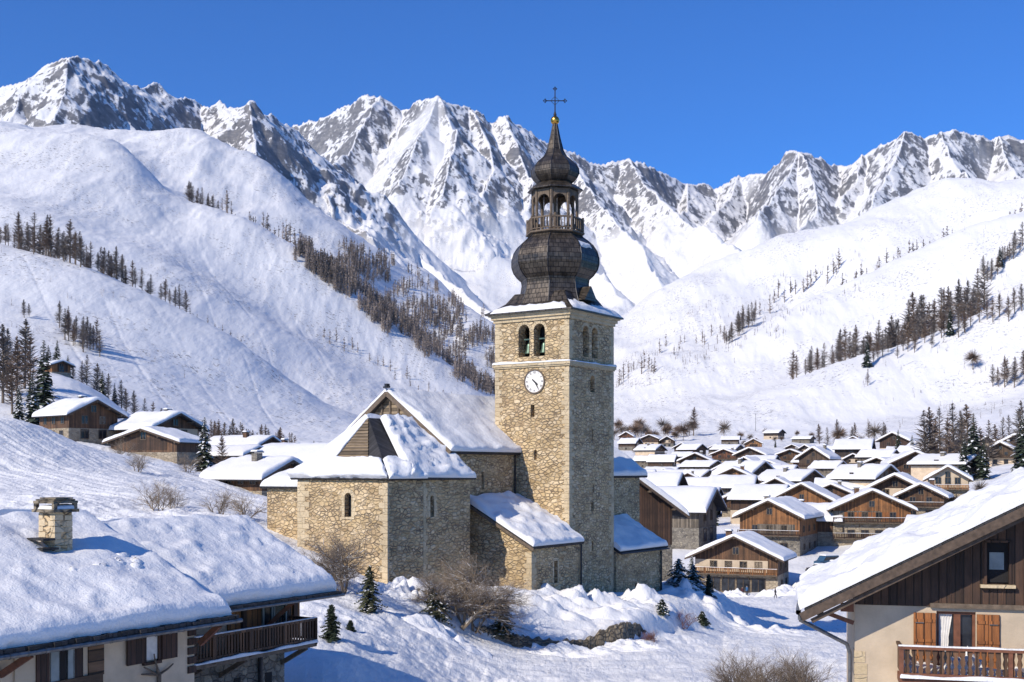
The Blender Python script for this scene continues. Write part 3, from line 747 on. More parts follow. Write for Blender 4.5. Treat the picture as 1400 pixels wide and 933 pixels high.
# bells
for (x, y) in ((.75, 2.72), (.75, 4.15), (2.55, .75), (3.95, .75)):
    mb = MB(); mb.lathe([(.40, 9.05), (.36, 9.12), (.27, 9.35), (.22, 9.65), (.17, 9.82), (.05, 9.88)], 14, (x, y)); mb.tube((x, y, 9.85), (x, y, 10.15), .04, .04)
    mb.box(x-.3, x+.3, y-.3, y+.3, 10.12, 10.22)
    mb.build('bell', M['bell'], tower, smooth=False)
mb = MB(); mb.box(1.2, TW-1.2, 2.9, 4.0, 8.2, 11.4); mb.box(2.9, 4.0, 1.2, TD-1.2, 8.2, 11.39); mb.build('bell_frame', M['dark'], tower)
# clock
clk = empty('clock', (0, 3.15, 6.77)); clk.parent = tower
def disc(mb, r0, r1, x0, x1, n=40):
    P = []
    for r, x in ((r0, x0), (r1, x0), (r1, x1), (r0, x1)):
        for k in range(n): P.append((x, r*math.cos(2*PI*k/n), r*math.sin(2*PI*k/n)))
    mb.add(P, [(i*n+k, i*n+(k+1) % n, ((i+1) % 4)*n+(k+1) % n, ((i+1) % 4)*n+k) for i in range(4) for k in range(n)])
mb = MB(); disc(mb, .001, .88, -.04, .05); mb.build('clock_face', M['clock'], clk)
mb = MB(); disc(mb, .86, .97, -.09, .05); mb.build('clock_rim', M['beam'], clk)
for k, tx in enumerate(['XII','I','II','III','IIII','V','VI','VII','VIII','IX','X','XI']):
    cu = bpy.data.curves.new('t', 'FONT'); cu.body = tx; cu.size = .24; cu.align_x = 'CENTER'; cu.align_y = 'CENTER'; cu.offset = .006
    to = bpy.data.objects.new('t', cu); C.objects.link(to); dg = bpy.context.evaluated_depsgraph_get(); me = bpy.data.meshes.new_from_object(to.evaluated_get(dg))
    a = 2*PI*k/12; ca, sa = math.cos(a), math.sin(a); cy, cz = -math.sin(a)*.70, math.cos(a)*.70
    vs = []
    for v in me.vertices:
        tx_, ty_ = v.co.x*.8, v.co.y; rx = tx_*ca+ty_*sa; ry = -tx_*sa+ty_*ca     # text frame rotated clockwise by a
        vs.append((-.044, -(rx+math.sin(a)*.70), ry+math.cos(a)*.70))
    num = MB(); num.add(vs, [tuple(p.vertices) for p in me.polygons]); bpy.data.objects.remove(to); bpy.data.curves.remove(cu); bpy.data.meshes.remove(me)
    num.build('numeral', M['black'], clk)
def hand(ang, L, w_, x, tail):
    mb = MB(); d = Vector((0, -math.sin(ang), math.cos(ang))); p = Vector((0, math.cos(ang), math.sin(ang))); o = Vector((x, 0, 0))
    mb.add([o-d*tail-p*w_*.5, o-d*tail+p*w_*.5, o+d*L*.7+p*w_*.8, o+d*L, o+d*L*.7-p*w_*.8], [(0,1,2,3,4)]); mb.build('clock_hand', M['black'], clk)
hand(math.radians(132), .46, .10, -.060, .28); hand(math.radians(146), .74, .055, -.066, .1)
# skirt roof
cx, cy = TW/2, TD/2
e = .62; zE = 12.28
E4 = [(-e,-e,zE), (TW+e,-e,zE), (TW+e,TD+e,zE), (-e,TD+e,zE)]
oct_r = 2.95; T4 = []
for (sx, sy) in ((-1,-1),(1,-1),(1,1),(-1,1)): T4.append((cx+sx*2.35, cy+sy*2.35, 13.95))
mb = MB()
def lerp(a, b, t): return tuple(a[i]*(1-t)+b[i]*t for i in range(3))
prof = [(0, 0), (.35, .22), (.7, .52), (1, 1)]
rings = []
for t_, zt in prof: rings.append([(E4[k][0]*(1-t_)+T4[k][0]*t_, E4[k][1]*(1-t_)+T4[k][1]*t_, zE+(13.95-zE)*zt) for k in range(4)])
P = [p for r_ in rings for p in r_]+[(x, y, zE-.12) for x, y, z in E4]
fs = [(i*4+k, i*4+(k+1) % 4, (i+1)*4+(k+1) % 4, (i+1)*4+k) for i in range(3) for k in range(4)]+[(16+k, 16+(k+1) % 4, (k+1) % 4, k) for k in range(4)]+[(12,13,14,15),(19,18,17,16)]
mb.add(P, fs)
sk = mb.build('skirt_roof', M['shingle'], tower)
mb = MB()
def onskirt(k, s, t_):   # point on side k, s along, t up
    i = min(2, int(np.searchsorted([p[0] for p in prof], t_, 'right'))-1); a, b = prof[i], prof[i+1]; q = (t_-a[0])/(b[0]-a[0])
    zt = a[1]*(1-q)+b[1]*q
    A = E4[k]; B = E4[(k+1) % 4]; A2 = T4[k]; B2 = T4[(k+1) % 4]
    p0 = [A[j]*(1-t_)+A2[j]*t_ for j in range(2)]; p1 = [B[j]*(1-t_)+B2[j]*t_ for j in range(2)]
    return (p0[0]*(1-s)+p1[0]*s, p0[1]*(1-s)+p1[1]*s, zE+(13.95-zE)*zt+.02)
for k, (s0, s1, t0, t1) in ((3, (.06, .94, .0, .50)), (0, (.02, .99, .0, .62)), (1, (.02, .98, 0, .6)), (2, (.1, .9, 0, .5))):
    G = []
    for i in range(25):
        s = s0+(s1-s0)*i/24; row = []
        tm = t1*(.75+.5*abs(fb((s*7, k*3.3, 1)))) * (1.25 if k == 0 and s < .35 else 1)
        for j in range(8):
            t_ = t0+(tm-t0)*j/7; p = onskirt(k, s, max(0, min(.99, t_)))
            ed = min(j/1.0, (7-j)/1.5, i/1.5, (24-i)/1.5, 1.0); h = .02+.20*max(0, ed)**.6*(1+.5*fb((p[0]*1.5, p[1]*1.5, k)))
            row.append((p[0], p[1], p[2]+h if j > 0 else p[2]-.02))
        G.append(row)
    mb.grid(G)
mb.build('skirt_snow', M['snowfine'], sk, smooth=True)
# spire of octagonal stages
PH = PI/8
def zz(py): return (HY-py)*.05925
mb = MB(); mb.lathe([(3.25, 13.05), (3.0, 13.6), (2.82, 14.2), (2.72, 14.8), (2.78, 15.15), (3.12, 15.45), (3.42, 15.85), (3.58, 16.35), (3.58, 16.85), (3.42, 17.4), (3.1, 17.9), (2.65, 18.3), (2.3, 18.55), (2.15, 18.75)], 8, (cx, cy), PH)
bulb = mb.build('large_bulb', M['shingle'], tower)
mb = MB()
pr_ = [(3.25, 13.05), (3.0, 13.6), (2.82, 14.2), (2.72, 14.8), (2.78, 15.15), (3.12, 15.45), (3.42, 15.85), (3.58, 16.35), (3.58, 16.85), (3.42, 17.4), (3.1, 17.9), (2.65, 18.3), (2.3, 18.55), (2.15, 18.75)]
def ribs(mb, pr_, r, k0):
    for k in (k0,):
        a = PH+2*PI*k/8
        for (r0, z0), (r1, z1) in zip(pr_[:-1], pr_[1:]): mb.tube((cx+r0*math.cos(a), cy+r0*math.sin(a), z0), (cx+r1*math.cos(a), cy+r1*math.sin(a), z1), r, r, 5)
for k in range(8): mb = MB(); ribs(mb, pr_, .05, k); mb.build('rib', M['iron'], bulb)
# snow patches clinging to the bulb
def bulb_snow(mb, a0, a1, z0, z1, seed):
    G = []; zs = [p[1] for p in pr_]; rs = [p[0] for p in pr_]
    for i in range(15):
        a = a0+(a1-a0)*i/14; row = []
        for j in range(9):
            zq = z0+(z1-z0)*j/8+.12*fb((a*3, j*.4, seed)); r_ = float(np.interp(zq, zs, rs))
            kf = (a-PH) % (PI/4)-PI/8; r_ *= math.cos(PI/8)/math.cos(kf)
            ed = min(i/3, (14-i)/3, j/3, (8-j)/3, 1); r_ += -.03+.14*ed*(1+.6*fb((a*5, zq*2, seed)))
            row.append((cx+r_*math.cos(a), cy+r_*math.sin(a), zq))
        G.append(row)
    mb.grid(G)
mb = MB(); bulb_snow(mb, -PI*.62, -PI*.42, 17.45, 18.0, 2); mb.build('bulb_snow', M['snowfine'], bulb, smooth=True); mb = MB(); bulb_snow(mb, -PI*.30, -PI*.12, 16.9, 18.1, 5)
mb.build('bulb_snow', M['snowfine'], bulb, smooth=True)
# little gabled hatch at the foot of the bulb
mb = MB(); hx = cx-.2
mb.prism([(-1.0, 0), (1.0, 0), (0, 1.15)], (Vector((hx, -.05, 13.25)), X, Zv, Yv_), 1.5)
mb.build('roof_hatch', M['shingle'], bulb)
# lantern
mb = MB(); mb.lathe([(2.15, 18.72), (2.42, 18.82), (2.42, 18.95), (2.2, 19.0)], 8, (cx, cy), PH); lan = mb.build('gallery_floor', M['beam'], tower)
gal = empty('gallery', (0,0,0)); gal.parent = tower
mb = MB()
for k in range(8):
    a = PH+2*PI*k/8; b = a+PI/4; A = Vector((cx+2.28*math.cos(a), cy+2.28*math.sin(a), 0)); B = Vector((cx+2.28*math.cos(b), cy+2.28*math.sin(b), 0))
    mb.tube(A+Zv*19.0, A+Zv*20.15, .11, .11, 6, True)
    mb.bar(A+Zv*19.98, B+Zv*19.98, .13, .12); mb.bar(A+Zv*19.12, B+Zv*19.12, .1, .08)
    for q in range(1, 6):
        p = A.lerp(B, q/6); mb.bar(p+Zv*19.1, p+Zv*19.95, .12, .06, up=(B-A))
mb.build('balustrade', M['beam'], gal)
mb = MB()
for k in range(8):
    a = PH+2*PI*k/8; b = a+PI/4; R_ = 1.80
    A = Vector((cx+R_*math.cos(a), cy+R_*math.sin(a), 0)); B = Vector((cx+R_*math.cos(b), cy+R_*math.sin(b), 0)); d = (B-A).normalized(); L = (B-A).length
    nrm = Vector((math.cos((a+b)/2), math.sin((a+b)/2), 0))
    mb.tube(A+Zv*18.9, A+Zv*22.4, .14, .14, 6)
    mb.box(0, 0, 0, 0, 0, 0) if False else None
    # arched head between the posts
    n = 8; w_ = L/2-.16; P = [(-L/2, 22.4), (-L/2, 21.3)]
    P += [(-w_*math.cos(PI*i/n), 21.35+w_*math.sin(PI*i/n)) for i in range(n+1)]; P += [(L/2, 21.3), (L/2, 22.4)]
    o_ = (A+B)/2
    for i in range(n):
        a0 = PI*i/n; a1 = PI*(i+1)/n
        q = [(-w_*math.cos(a0), 21.35+w_*math.sin(a0)), (-w_*math.cos(a1), 21.35+w_*math.sin(a1)), (-w_*math.cos(a1), 22.4), (-w_*math.cos(a0), 22.4)]
        mb.prism([q[0], q[3], q[2], q[1]], (o_-nrm*.07, d, Zv, nrm), .14)
mb.build('lantern_arcade', M['beam'], tower)
mb = MB(); mb.tube((cx, cy, 18.9), (cx, cy, 22.4), .16, .16, 8); mb.build('central_post', M['beam'], tower)
mb = MB(); mb.lathe([(1.9, 22.3), (2.28, 22.36), (2.28, 22.44), (1.75, 22.8), (1.35, 23.0), (1.28, 23.05)], 8, (cx, cy), PH); mb.build('lantern_roof', M['shingle'], tower)
pr2 = [(1.28, 22.95), (1.52, 23.12), (1.80, 23.4), (1.97, 23.75), (1.95, 24.15), (1.75, 24.5), (1.36, 24.85), (.95, 25.2), (.68, 25.7), (.55, 26.2), (.40, 26.8), (.28, 27.4), (.17, 27.9)]
mb = MB(); mb.lathe(pr2, 8, (cx, cy), PH); sb = mb.build('small_bulb', M['shingle'], tower)
for k in range(8): mb = MB(); ribs(mb, pr2, .035, k); mb.build('rib', M['iron'], sb)
mb = MB(); mb.lathe([(.36*math.sin(PI*i/12)+.001, 28.15-.36*math.cos(PI*i/12)) for i in range(13)], 20, (cx, cy)); mb.build('gilded_ball', M['gold'], tower, smooth=True)
mb = MB(); dC = Vector((-.559*0+math.sin(0)*0+.559, -.829, 0))   # cross stands square to the view
mb.tube((cx, cy, 28.4), (cx, cy, 30.75), .055, .04, 8, True)
A = Vector((cx, cy, 29.75)); 
mb.tube(A-dC*.80, A+dC*.80, .04, .04, 8, True)
for p in (A-dC*.80, A+dC*.80, Vector((cx, cy, 30.72))):
    for q in (dC*.11, dC*-.11, Zv*.11, Zv*-.11): mb.lathe([(.02, p.z+q.z-.07), (.075, p.z+q.z), (.02, p.z+q.z+.07)], 8, (p.x+q.x, p.y+q.y))
for s in (-1, 1):
    for t_ in (-1, 1): mb.tube(A+dC*s*.35, A+Zv*t_*.35, .018, .018, 5)
mb.lathe([(.1, 28.45), (.14, 28.6), (.05, 28.9)], 8, (cx, cy))
mb.build('cross', M['iron'], tower)

# nave: a from -8.8 to 24, b from 4.95 to 16
def wall_box(name, a0, a1, b0, b1, z0, z1, mat=None, parent=None, cuts=()):
    mb = MB(); mb.box(a0, a1, b0, b1, z0, z1); o = mb.build(name, mat or M['church'], parent or church)
    if cuts: boolean_cut(o, cuts)
    return o
zr = 5.75; nb = 10.47; tn37 = math.tan(math.radians(37)); 
mb = MB(); aG = -8.7
zc = lambda b: zr-.28-abs(b-nb)*tn37
bE = 4.95; bW = 19.2
poly = [(bE, -12), (bW, -12), (bW, zc(bW)), (nb, zc(nb)), (bE, zc(bE))]
mb.prism(poly, (Vector((aG, 0, 0)), Yv_, Zv, X), 15.6)
nave = mb.build('nave_wall', M['church'], church, fix=True)
boolean_cut(nave, [arch_cut((Vector((aG, bE, 0)), X, Zv, Yv_), 4.2, -1.6, .28, 1.3, .6, True)])
# timber in the gable head
mb = MB(); mb.prism([(nb-2.9, zc(nb-2.9)), (nb+2.9, zc(nb+2.9)), (nb, zc(nb)-.02)], (Vector((aG-.06, 0, 0)), Yv_, Zv, X), .08)
gb = mb.build('gable_boards', M['woodgreyh'], nave)
mb = MB()
for b_ in (nb-1.6, nb-.8, nb, nb+.8, nb+1.6): mb.bar((aG-.12, b_, zc(nb-2.9)), (aG-.12, b_, zc(b_)-.05), .14, .1, up=(1,0,0))
mb.bar((aG-.14, nb-2.3, zc(nb-2.3)-.1), (aG-.14, nb+2.3, zc(nb+2.3)-.1), .12, .16)
mb.build('gable_posts', M['beam'], nave)
aV = aG-.55; aB = 6.95
mb = MB()
slab(mb, (aV, nb, zr), (aB, nb, zr), (aB, bE-.55, zr-(nb-bE+.55)*tn37), (aV, bE-.55, zr-(nb-bE+.55)*tn37), .22)
slab(mb, (aV, nb, zr), (aB, nb, zr), (aB, bW+.4, zr-(bW+.4-nb)*tn37), (aV, bW+.4, zr-(bW+.4-nb)*tn37), .22)
nroof = mb.build('nave_roof', M['slate'], church, fix=True)
mb = MB()
for s, b_ in ((-1, bE-.5), (1, bW+.4)): mb.bar((aV-.03, nb, zr-.13), (aV-.03, b_, zr-abs(b_-nb)*tn37-.13), .08, .34, up=(0,0,1))
mb.build('verge_board', M['beam'], nroof)
mb = MB(); mb.box(aV-.1, aV+.25, nb-.12, nb+.12, zr+.3, zr+.6); mb.box(aV-.05, aV+.1, nb-.3, nb+.3, zr+.28, zr+.4); mb.build('ridge_finial', M['iron'], nroof)
mb = MB()
def rb(b_): return zr-abs(b_-nb)*tn37
snow_quad(mb, (aV+.02, bE-.5, rb(bE-.5)), (aB, bE-.5, rb(bE-.5)), (aB, nb, zr), (aV+.02, nb, zr), .34, (1,1,1,0), .3, .3, .3, 1, lumps=.08)
snow_quad(mb, (aV+.02, bW+.35, rb(bW+.35)), (aB, bW+.35, rb(bW+.35)), (aB, nb, zr), (aV+.02, nb, zr), .4, (1,1,1,0), .45, .3, .35, 2)
mb.build('nave_roof_snow', M['snowroof'], nroof, smooth=True)
# downpipe in the angle of nave and tower
mb = MB(); mb.tube((-.25, bE-.12, zc(bE)-.1), (-.25, bE-.12, -2.4), .06, .06, 8); mb.build('downpipe', M['iron'], church)

# choir with polygonal side
P0 = (-17.0, 12.1); P1 = (-17.0, 3.85); P2 = (-13.8, 3.35); P3 = (-8.6, 3.15)
pl = [P1, P2, P3, (-8.6, 13.2), (-13.9, 13.2), P0]
mb = MB(); n = len(pl); zT = -.78
mb.add([(p[0], p[1], -11) for p in pl]+[(p[0], p[1], zT) for p in pl], [tuple(range(n-1,-1,-1)), tuple(range(n, 2*n))]+[(k, (k+1) % n, n+(k+1) % n, n+k) for k in range(n)])
choir = mb.build('choir_wall', M['church'], church, fix=True)
FA = (Vector((-17.0, 0, 0)), Yv_, Zv, X)
dB = (Vector((*P2, 0))-Vector((*P1, 0))).normalized(); dC2 = (Vector((*P3, 0))-Vector((*P2, 0))).normalized()
FCc = (Vector((*P2, 0)), dC2, Zv, Vector((-dC2.y, dC2.x, 0)))
boolean_cut(choir, [arch_cut(FA, 7.35, -3.35, .62, 1.65, .8), arch_cut(FCc, .95, -3.4, .42, 1.5, .8)])
mb = MB(); arch_ring(mb, FCc, .95, -3.4, .42, 1.5, .26, .02); mb.build('window_surround', M['quoin'], choir)
mb = MB(); arch_ring(mb, FA, 7.35, -3.35, .62, 1.65, .30, .02)
mb.prism([(7.35-.6, -3.5), (7.35+.6, -3.5), (7.35+.6, -3.36), (7.35-.6, -3.36)], (FA[0]-X*.05, Yv_, Zv, X), .2)
mb.build('window_surround', M['quoin'], choir)
for fr, u, w_, h_ in ((FA, 7.35, .62, 1.65), (FCc, .95, .42, 1.5)):
    mb = MB(); o, U, V, Nn = fr; mb.prism([(a+u, b-3.38) for a, b in arch_poly(w_-.02, h_)], (o+Nn*.45, U, V, Nn), .03)
    g = mb.build('window', M['glass'], choir); mb = MB()
    for q in np.linspace(-w_/2, w_/2, 4)[1:-1]: mb.bar(o+Nn*.42+U*(u+q)+V*-3.35, o+Nn*.42+U*(u+q)+V*(-3.38+h_-.08), .02, .02)
    for q in range(1, 6): mb.bar(o+Nn*.42+U*(u-w_/2)+V*(-3.38+q*.27), o+Nn*.42+U*(u+w_/2)+V*(-3.38+q*.27), .02, .02)
    mb.build('grille', M['iron'], g)
mb = MB(); quoins(mb, -17.0, 3.85, -1, -1, -9.5, zT-.1, rngc, .7, .42, .42)
# flat pilaster strips at the far ends of the faces
def strip(mb, p, d, nn, w0, z0, z1):
    z = z0; i = 0
    while z < z1-.1:
        h = .4*(.85+.3*rngc.random()); ww = w0*(1.25 if i % 2 else .8); h = min(h, z1-z)
        o = Vector((*p, 0)); mb.prism([(0, z+.012), (ww, z+.012), (ww, z+h-.012), (0, z+h-.012)], (o-nn*.025, d, Zv, nn), .1); z += h; i += 1
mb.build('corner_stones', M['quoin'], choir); mb = MB()
strip(mb, P2, dC2, Vector((-dC2.y, dC2.x, 0)), .35, -9.5, zT-.1)
mb.build('corner_stones', M['quoin'], choir); mb = MB()
strip(mb, P0, Vector((0,-1,0)), X, .9, -9.5, zT-.1)
mb.build('corner_stones', M['quoin'], choir)
# choir roof: hipped, top ridge from AP to the nave gable
AP = Vector((-13.9, 8.2, 3.55)); AR = Vector((aG+.1, 8.2, 3.55)); zEv = -.72; ov = .38
e1 = Vector((-17.0-ov, 3.75-ov, zEv)); e2 = Vector((-13.85, 3.35-ov-.05, zEv)); e3 = Vector((-8.35, 3.15-ov, zEv)); e0 = Vector((-17.0-ov, 12.1+ov, zEv)); e4 = Vector((-13.9, 13.4, zEv)); e5 = Vector((-8.7, 13.4, zEv))
AR3 = Vector((-8.65, 8.2, 3.55))
mb = MB()
slab(mb, e0, e1, AP, AP, .16); slab(mb, e1, e2, AP, AP, .16); slab(mb, e2, e3, AR3, AP, .16); slab(mb, e4, e0, AP, AP, .16); slab(mb, e4, e5, AR3, AP, .16)
croof = mb.build('choir_roof', M['slate'], church, fix=True)
# bare lapped boards on the steep end below the point
mb = MB()
def hip(u, v): # v 0 eave..1 apex
    return (e0.lerp(e1, u)).lerp(AP, v)
nrm = (e1-e0).cross(AP-e0).normalized(); nrm = nrm if nrm.x < 0 else -nrm
rows = 15
for k in range(rows):
    v0 = .22+.76*k/rows; v1 = .22+.76*(k+1)/rows
    a, b = .33, .80
    q = [hip(a, v0)+nrm*.09, hip(b, v0)+nrm*.09, hip(b, v1)+nrm*.03, hip(a, v1)+nrm*.03]
    mb.add([*q, hip(a, v0)-nrm*.02, hip(b, v0)-nrm*.02], [(0,1,2,3), (4,5,1,0)])
mb.build('lapped_boards', M['woodgreyh'], croof)
mb = MB()
snow_quad(mb, e0+Vector((.02,0,.01)), e1+Vector((.02,0,.01)), hip(1.0, .30), hip(0, .34), .42, (0,1,1,1), .25, .3, .5, 11, ragged=.3, lumps=.2)
snow_quad(mb, hip(0, .3), hip(.30, .3), AP-nrm*-.02, AP-nrm*-.02, .16, (0,1,0,0), .3, .2, .5, 12)
snow_quad(mb, e1, e2, hip(1, .30)*.6+e2.lerp(AP, .3)*.4, hip(1, .30), .36, (1,0,1,0), .25, .3, .45, 13, lumps=.15)
snow_quad(mb, e2.lerp(e1, .5), e3, AR3, AP+Vector((.9,-.3,0)), .36, (1,1,1,0), .25, .35, .45, 14, lumps=.2)
snow_quad(mb, e4, e5, AR3, AP, .4, (1,0,1,0), .5, .3, .4, 15)
snow_quad(mb, e4, e0, AP, AP, .4, (0,0,1,0), .5, .3, .4, 16)
mb.build('choir_roof_snow', M['snowroof'], croof, smooth=True)
# small annexe left of the choir
an = wall_box('annexe_wall', -14.2, -8.0, 12.3, 18.0, -11, -1.45, cuts=[arch_cut((Vector((-14.2, 0, 0)), Yv_, Zv, X), 14.6, -3.0, .3, .95, .6, True)])
mb = MB(); slab(mb, (-14.6, 11.9, -1.4), (-14.6, 18.4, -1.4), (-9, 15.6, .9), (-9, 12.0, .9), .16); slab(mb, (-14.6, 18.4, -1.4), (-8, 18.4, -1.4), (-8, 15.6, .9), (-9, 15.6, .9), .16)
ar = mb.build('annexe_roof', M['slate'], church, fix=True)
mb = MB(); snow_quad(mb, (-14.58, 11.9, -1.38), (-14.58, 18.38, -1.38), (-9, 15.6, .95), (-9, 12.0, .95), .45, (0,1,1,0), .3, .35, .3, 21); snow_quad(mb, (-14.5, 18.35, -1.4), (-8, 18.35, -1.4), (-8, 15.6, .95), (-9, 15.6, .95), .4, (1,1,1,0), .4)
mb.build('annexe_roof_snow', M['snowroof'], ar, smooth=True)

# lean-to in front of nave and tower
tl = math.tan(math.radians(28))
lz = lambda b: -5.6+(b+1.35)*tl
mb = MB(); mb.prism([(-1.0, -13), (4.97, -13), (4.97, lz(4.97)-.2), (-1.0, lz(-1.0)-.2)], (Vector((-6.85, 0, 0)), Yv_, Zv, X), 6.83)
l1 = mb.build('lean_to_wall', M['church'], church, fix=True)
FS = (Vector((-6.85, -1.0, 0)), X, Zv, Yv_)
boolean_cut(l1, [arch_cut(FS, 3.3, -8.5, .5, 1.65, .6, True)])
mb = MB(); quoins(mb, -6.85, -1.0, -1, -1, -10.5, -5.9, rngc, .6, .4, .4); mb.build('corner_stones', M['quoin'], l1); mb = MB()
mb.prism([(2.9, -8.62), (3.7, -8.62), (3.7, -8.5), (2.9, -8.5)], (FS[0]-Yv_*.04, X, Zv, Yv_), .2); mb.prism([(2.9, -6.85), (3.7, -6.85), (3.7, -6.65), (2.9, -6.65)], (FS[0]-Yv_*.02, X, Zv, Yv_), .2)
for s in (2.9, 3.57): mb.prism([(s, -8.49), (s+.14, -8.49), (s+.14, -6.86), (s, -6.86)], (FS[0]-Yv_*.02, X, Zv, Yv_), .2)
mb.build('window_surround', M['quoin'], l1)
mb = MB(); slab(mb, (-7.2, -1.4, lz(-1.4)), (-.03, -1.4, lz(-1.4)), (-.03, 4.93, lz(4.93)), (-7.2, 4.93, lz(4.93)), .2)
lr = mb.build('lean_to_roof', M['slate'], church, fix=True)
mb = MB(); snow_quad(mb, (-7.17, -1.36, lz(-1.36)), (-.05, -1.36, lz(-1.36)), (-.05, 4.9, lz(4.9)), (-7.17, 4.9, lz(4.9)), .36, (1,0,1,0), .25, .35, .4, 31, lumps=.15)
mb.build('lean_to_roof_snow', M['snowroof'], lr, smooth=True)
mb = MB(); mb.bar((-7.22, -1.42, lz(-1.42)-.2), (-7.22, 4.9, lz(4.9)-.2), .07, .2); mb.build('verge_board', M['beam'], lr)
mb = MB(); mb.tube((-.12, -1.15, -5.8), (-.12, -1.15, -10.5), .07, .07, 8); mb.build('downpipe', M['iron'], church)

# chapel behind the tower and its own lean-to
ax = wall_box('chapel_wall', 7.02, 18.2, 3.5, 9.5, -13, -.85)
ta = math.tan(math.radians(33)); az = lambda b: -.72+(b-3.0)*ta
mb = MB(); slab(mb, (7.0, 3.0, az(3.0)), (18.9, 3.0, az(3.0)), (18.9, 9.0, az(9.0)), (7.0, 9.0, az(9.0)), .2)
xr = mb.build('chapel_roof', M['slate'], church, fix=True)
mb = MB(); snow_quad(mb, (7.05, 3.04, az(3.04)), (18.87, 3.04, az(3.04)), (18.87, 9.0, az(9.0)), (7.05, 9.0, az(9.0)), .38, (0,1,1,0), .3, .35, .3, 41); mb.build('chapel_roof_snow', M['snowroof'], xr, smooth=True)
lz2 = lambda b: -6.85+(b+.65)*math.tan(math.radians(31))
mb = MB(); mb.prism([(-.25, -14), (3.52, -14), (3.52, lz2(3.52)-.2), (-.25, lz2(-.25)-.2)], (Vector((7.02, 0, 0)), Yv_, Zv, X), 8.2)
l2 = mb.build('low_wing_wall', M['church'], church, fix=True)
boolean_cut(l2, [arch_cut((Vector((7.02, -.25, 0)), X, Zv, Yv_), 3.6, -11.2, .7, 1.5, .5, True)])
mb = MB(); slab(mb, (7.0, -.65, lz2(-.65)), (15.75, -.65, lz2(-.65)), (15.75, 3.5, lz2(3.5)), (7.0, 3.5, lz2(3.5)), .2)
r2 = mb.build('low_wing_roof', M['slate'], church, fix=True)
mb = MB(); snow_quad(mb, (7.05, -.6, lz2(-.6)), (15.72, -.6, lz2(-.6)), (15.72, 3.48, lz2(3.48)), (7.05, 3.48, lz2(3.48)), .34, (0,1,1,0), .25, .35, .4, 43); mb.build('low_wing_roof_snow', M['snowroof'], r2, smooth=True)
mb = MB(); mb.tube((14.9, -.38, -7.2), (14.9, -.38, -12.5), .07, .07, 8); mb.tube((7.0, -.72, -7.0), (15.75, -.72, -7.05), .07, .07, 8); mb.build('downpipe', M['iron'], church)
# ------------------------------------------------------------------ chalets
def window_part(parent, c, U, Nn, w, h, fmat='beam', shut=None, name='window', snow=False):
    """window centred at c (sill middle), U along the wall, Nn outward"""
    c = Vector(c); U = Vector(U); Nn = Vector(Nn); mb = MB(); t = .09
    for a, b in (((-w/2, 0), (-w/2, h)), ((w/2, 0), (w/2, h)), ((-w/2-t/2, h), (w/2+t/2, h)), ((-w/2-t/2, 0), (w/2+t/2, 0)), ((0, 0), (0, h))):
        mb.bar(c+U*a[0]+Zv*a[1]+Nn*.05, c+U*b[0]+Zv*b[1]+Nn*.05, .09, t, up=Nn)
    o = mb.build(name, M[fmat], parent)
    g = MB(); g.bar(c+Zv*.02+Nn*.025, c+Zv*(h-.02)+Nn*.025, w-.02, .03, up=Nn); g.build('pane', M['glass'], o)
    if shut:
        for s in (-1, 1):
            g = MB(); p = c+U*s*(w/2+w*.26+.06); g.bar(p+Nn*.05, p+Zv*h+Nn*.05, w*.5, .05, up=Nn); g.build('shutter', M[shut], o)
    return o
def railing(mb, A, B, h=1.0, step=.22, bw=.1, t=.04):
    A = Vector(A); B = Vector(B); L = (B-A).length; d = (B-A).normalized()
    mb.bar(A+Zv*h, B+Zv*h, .12, .09); mb.bar(A+Zv*.12, B+Zv*.12, .08, .08)
    n = max(2, int(L/step))
    for i in range(n+1):
        p = A.lerp(B, i/n); mb.bar(p+Zv*.12, p+Zv*h, bw, t, up=d.cross(Zv))
    for i in range(int(L/2.2)+2):
        p = A.lerp(B, i/(int(L/2.2)+1)); mb.bar(p-Zv*.1, p+Zv*(h+.06), .13, .13)

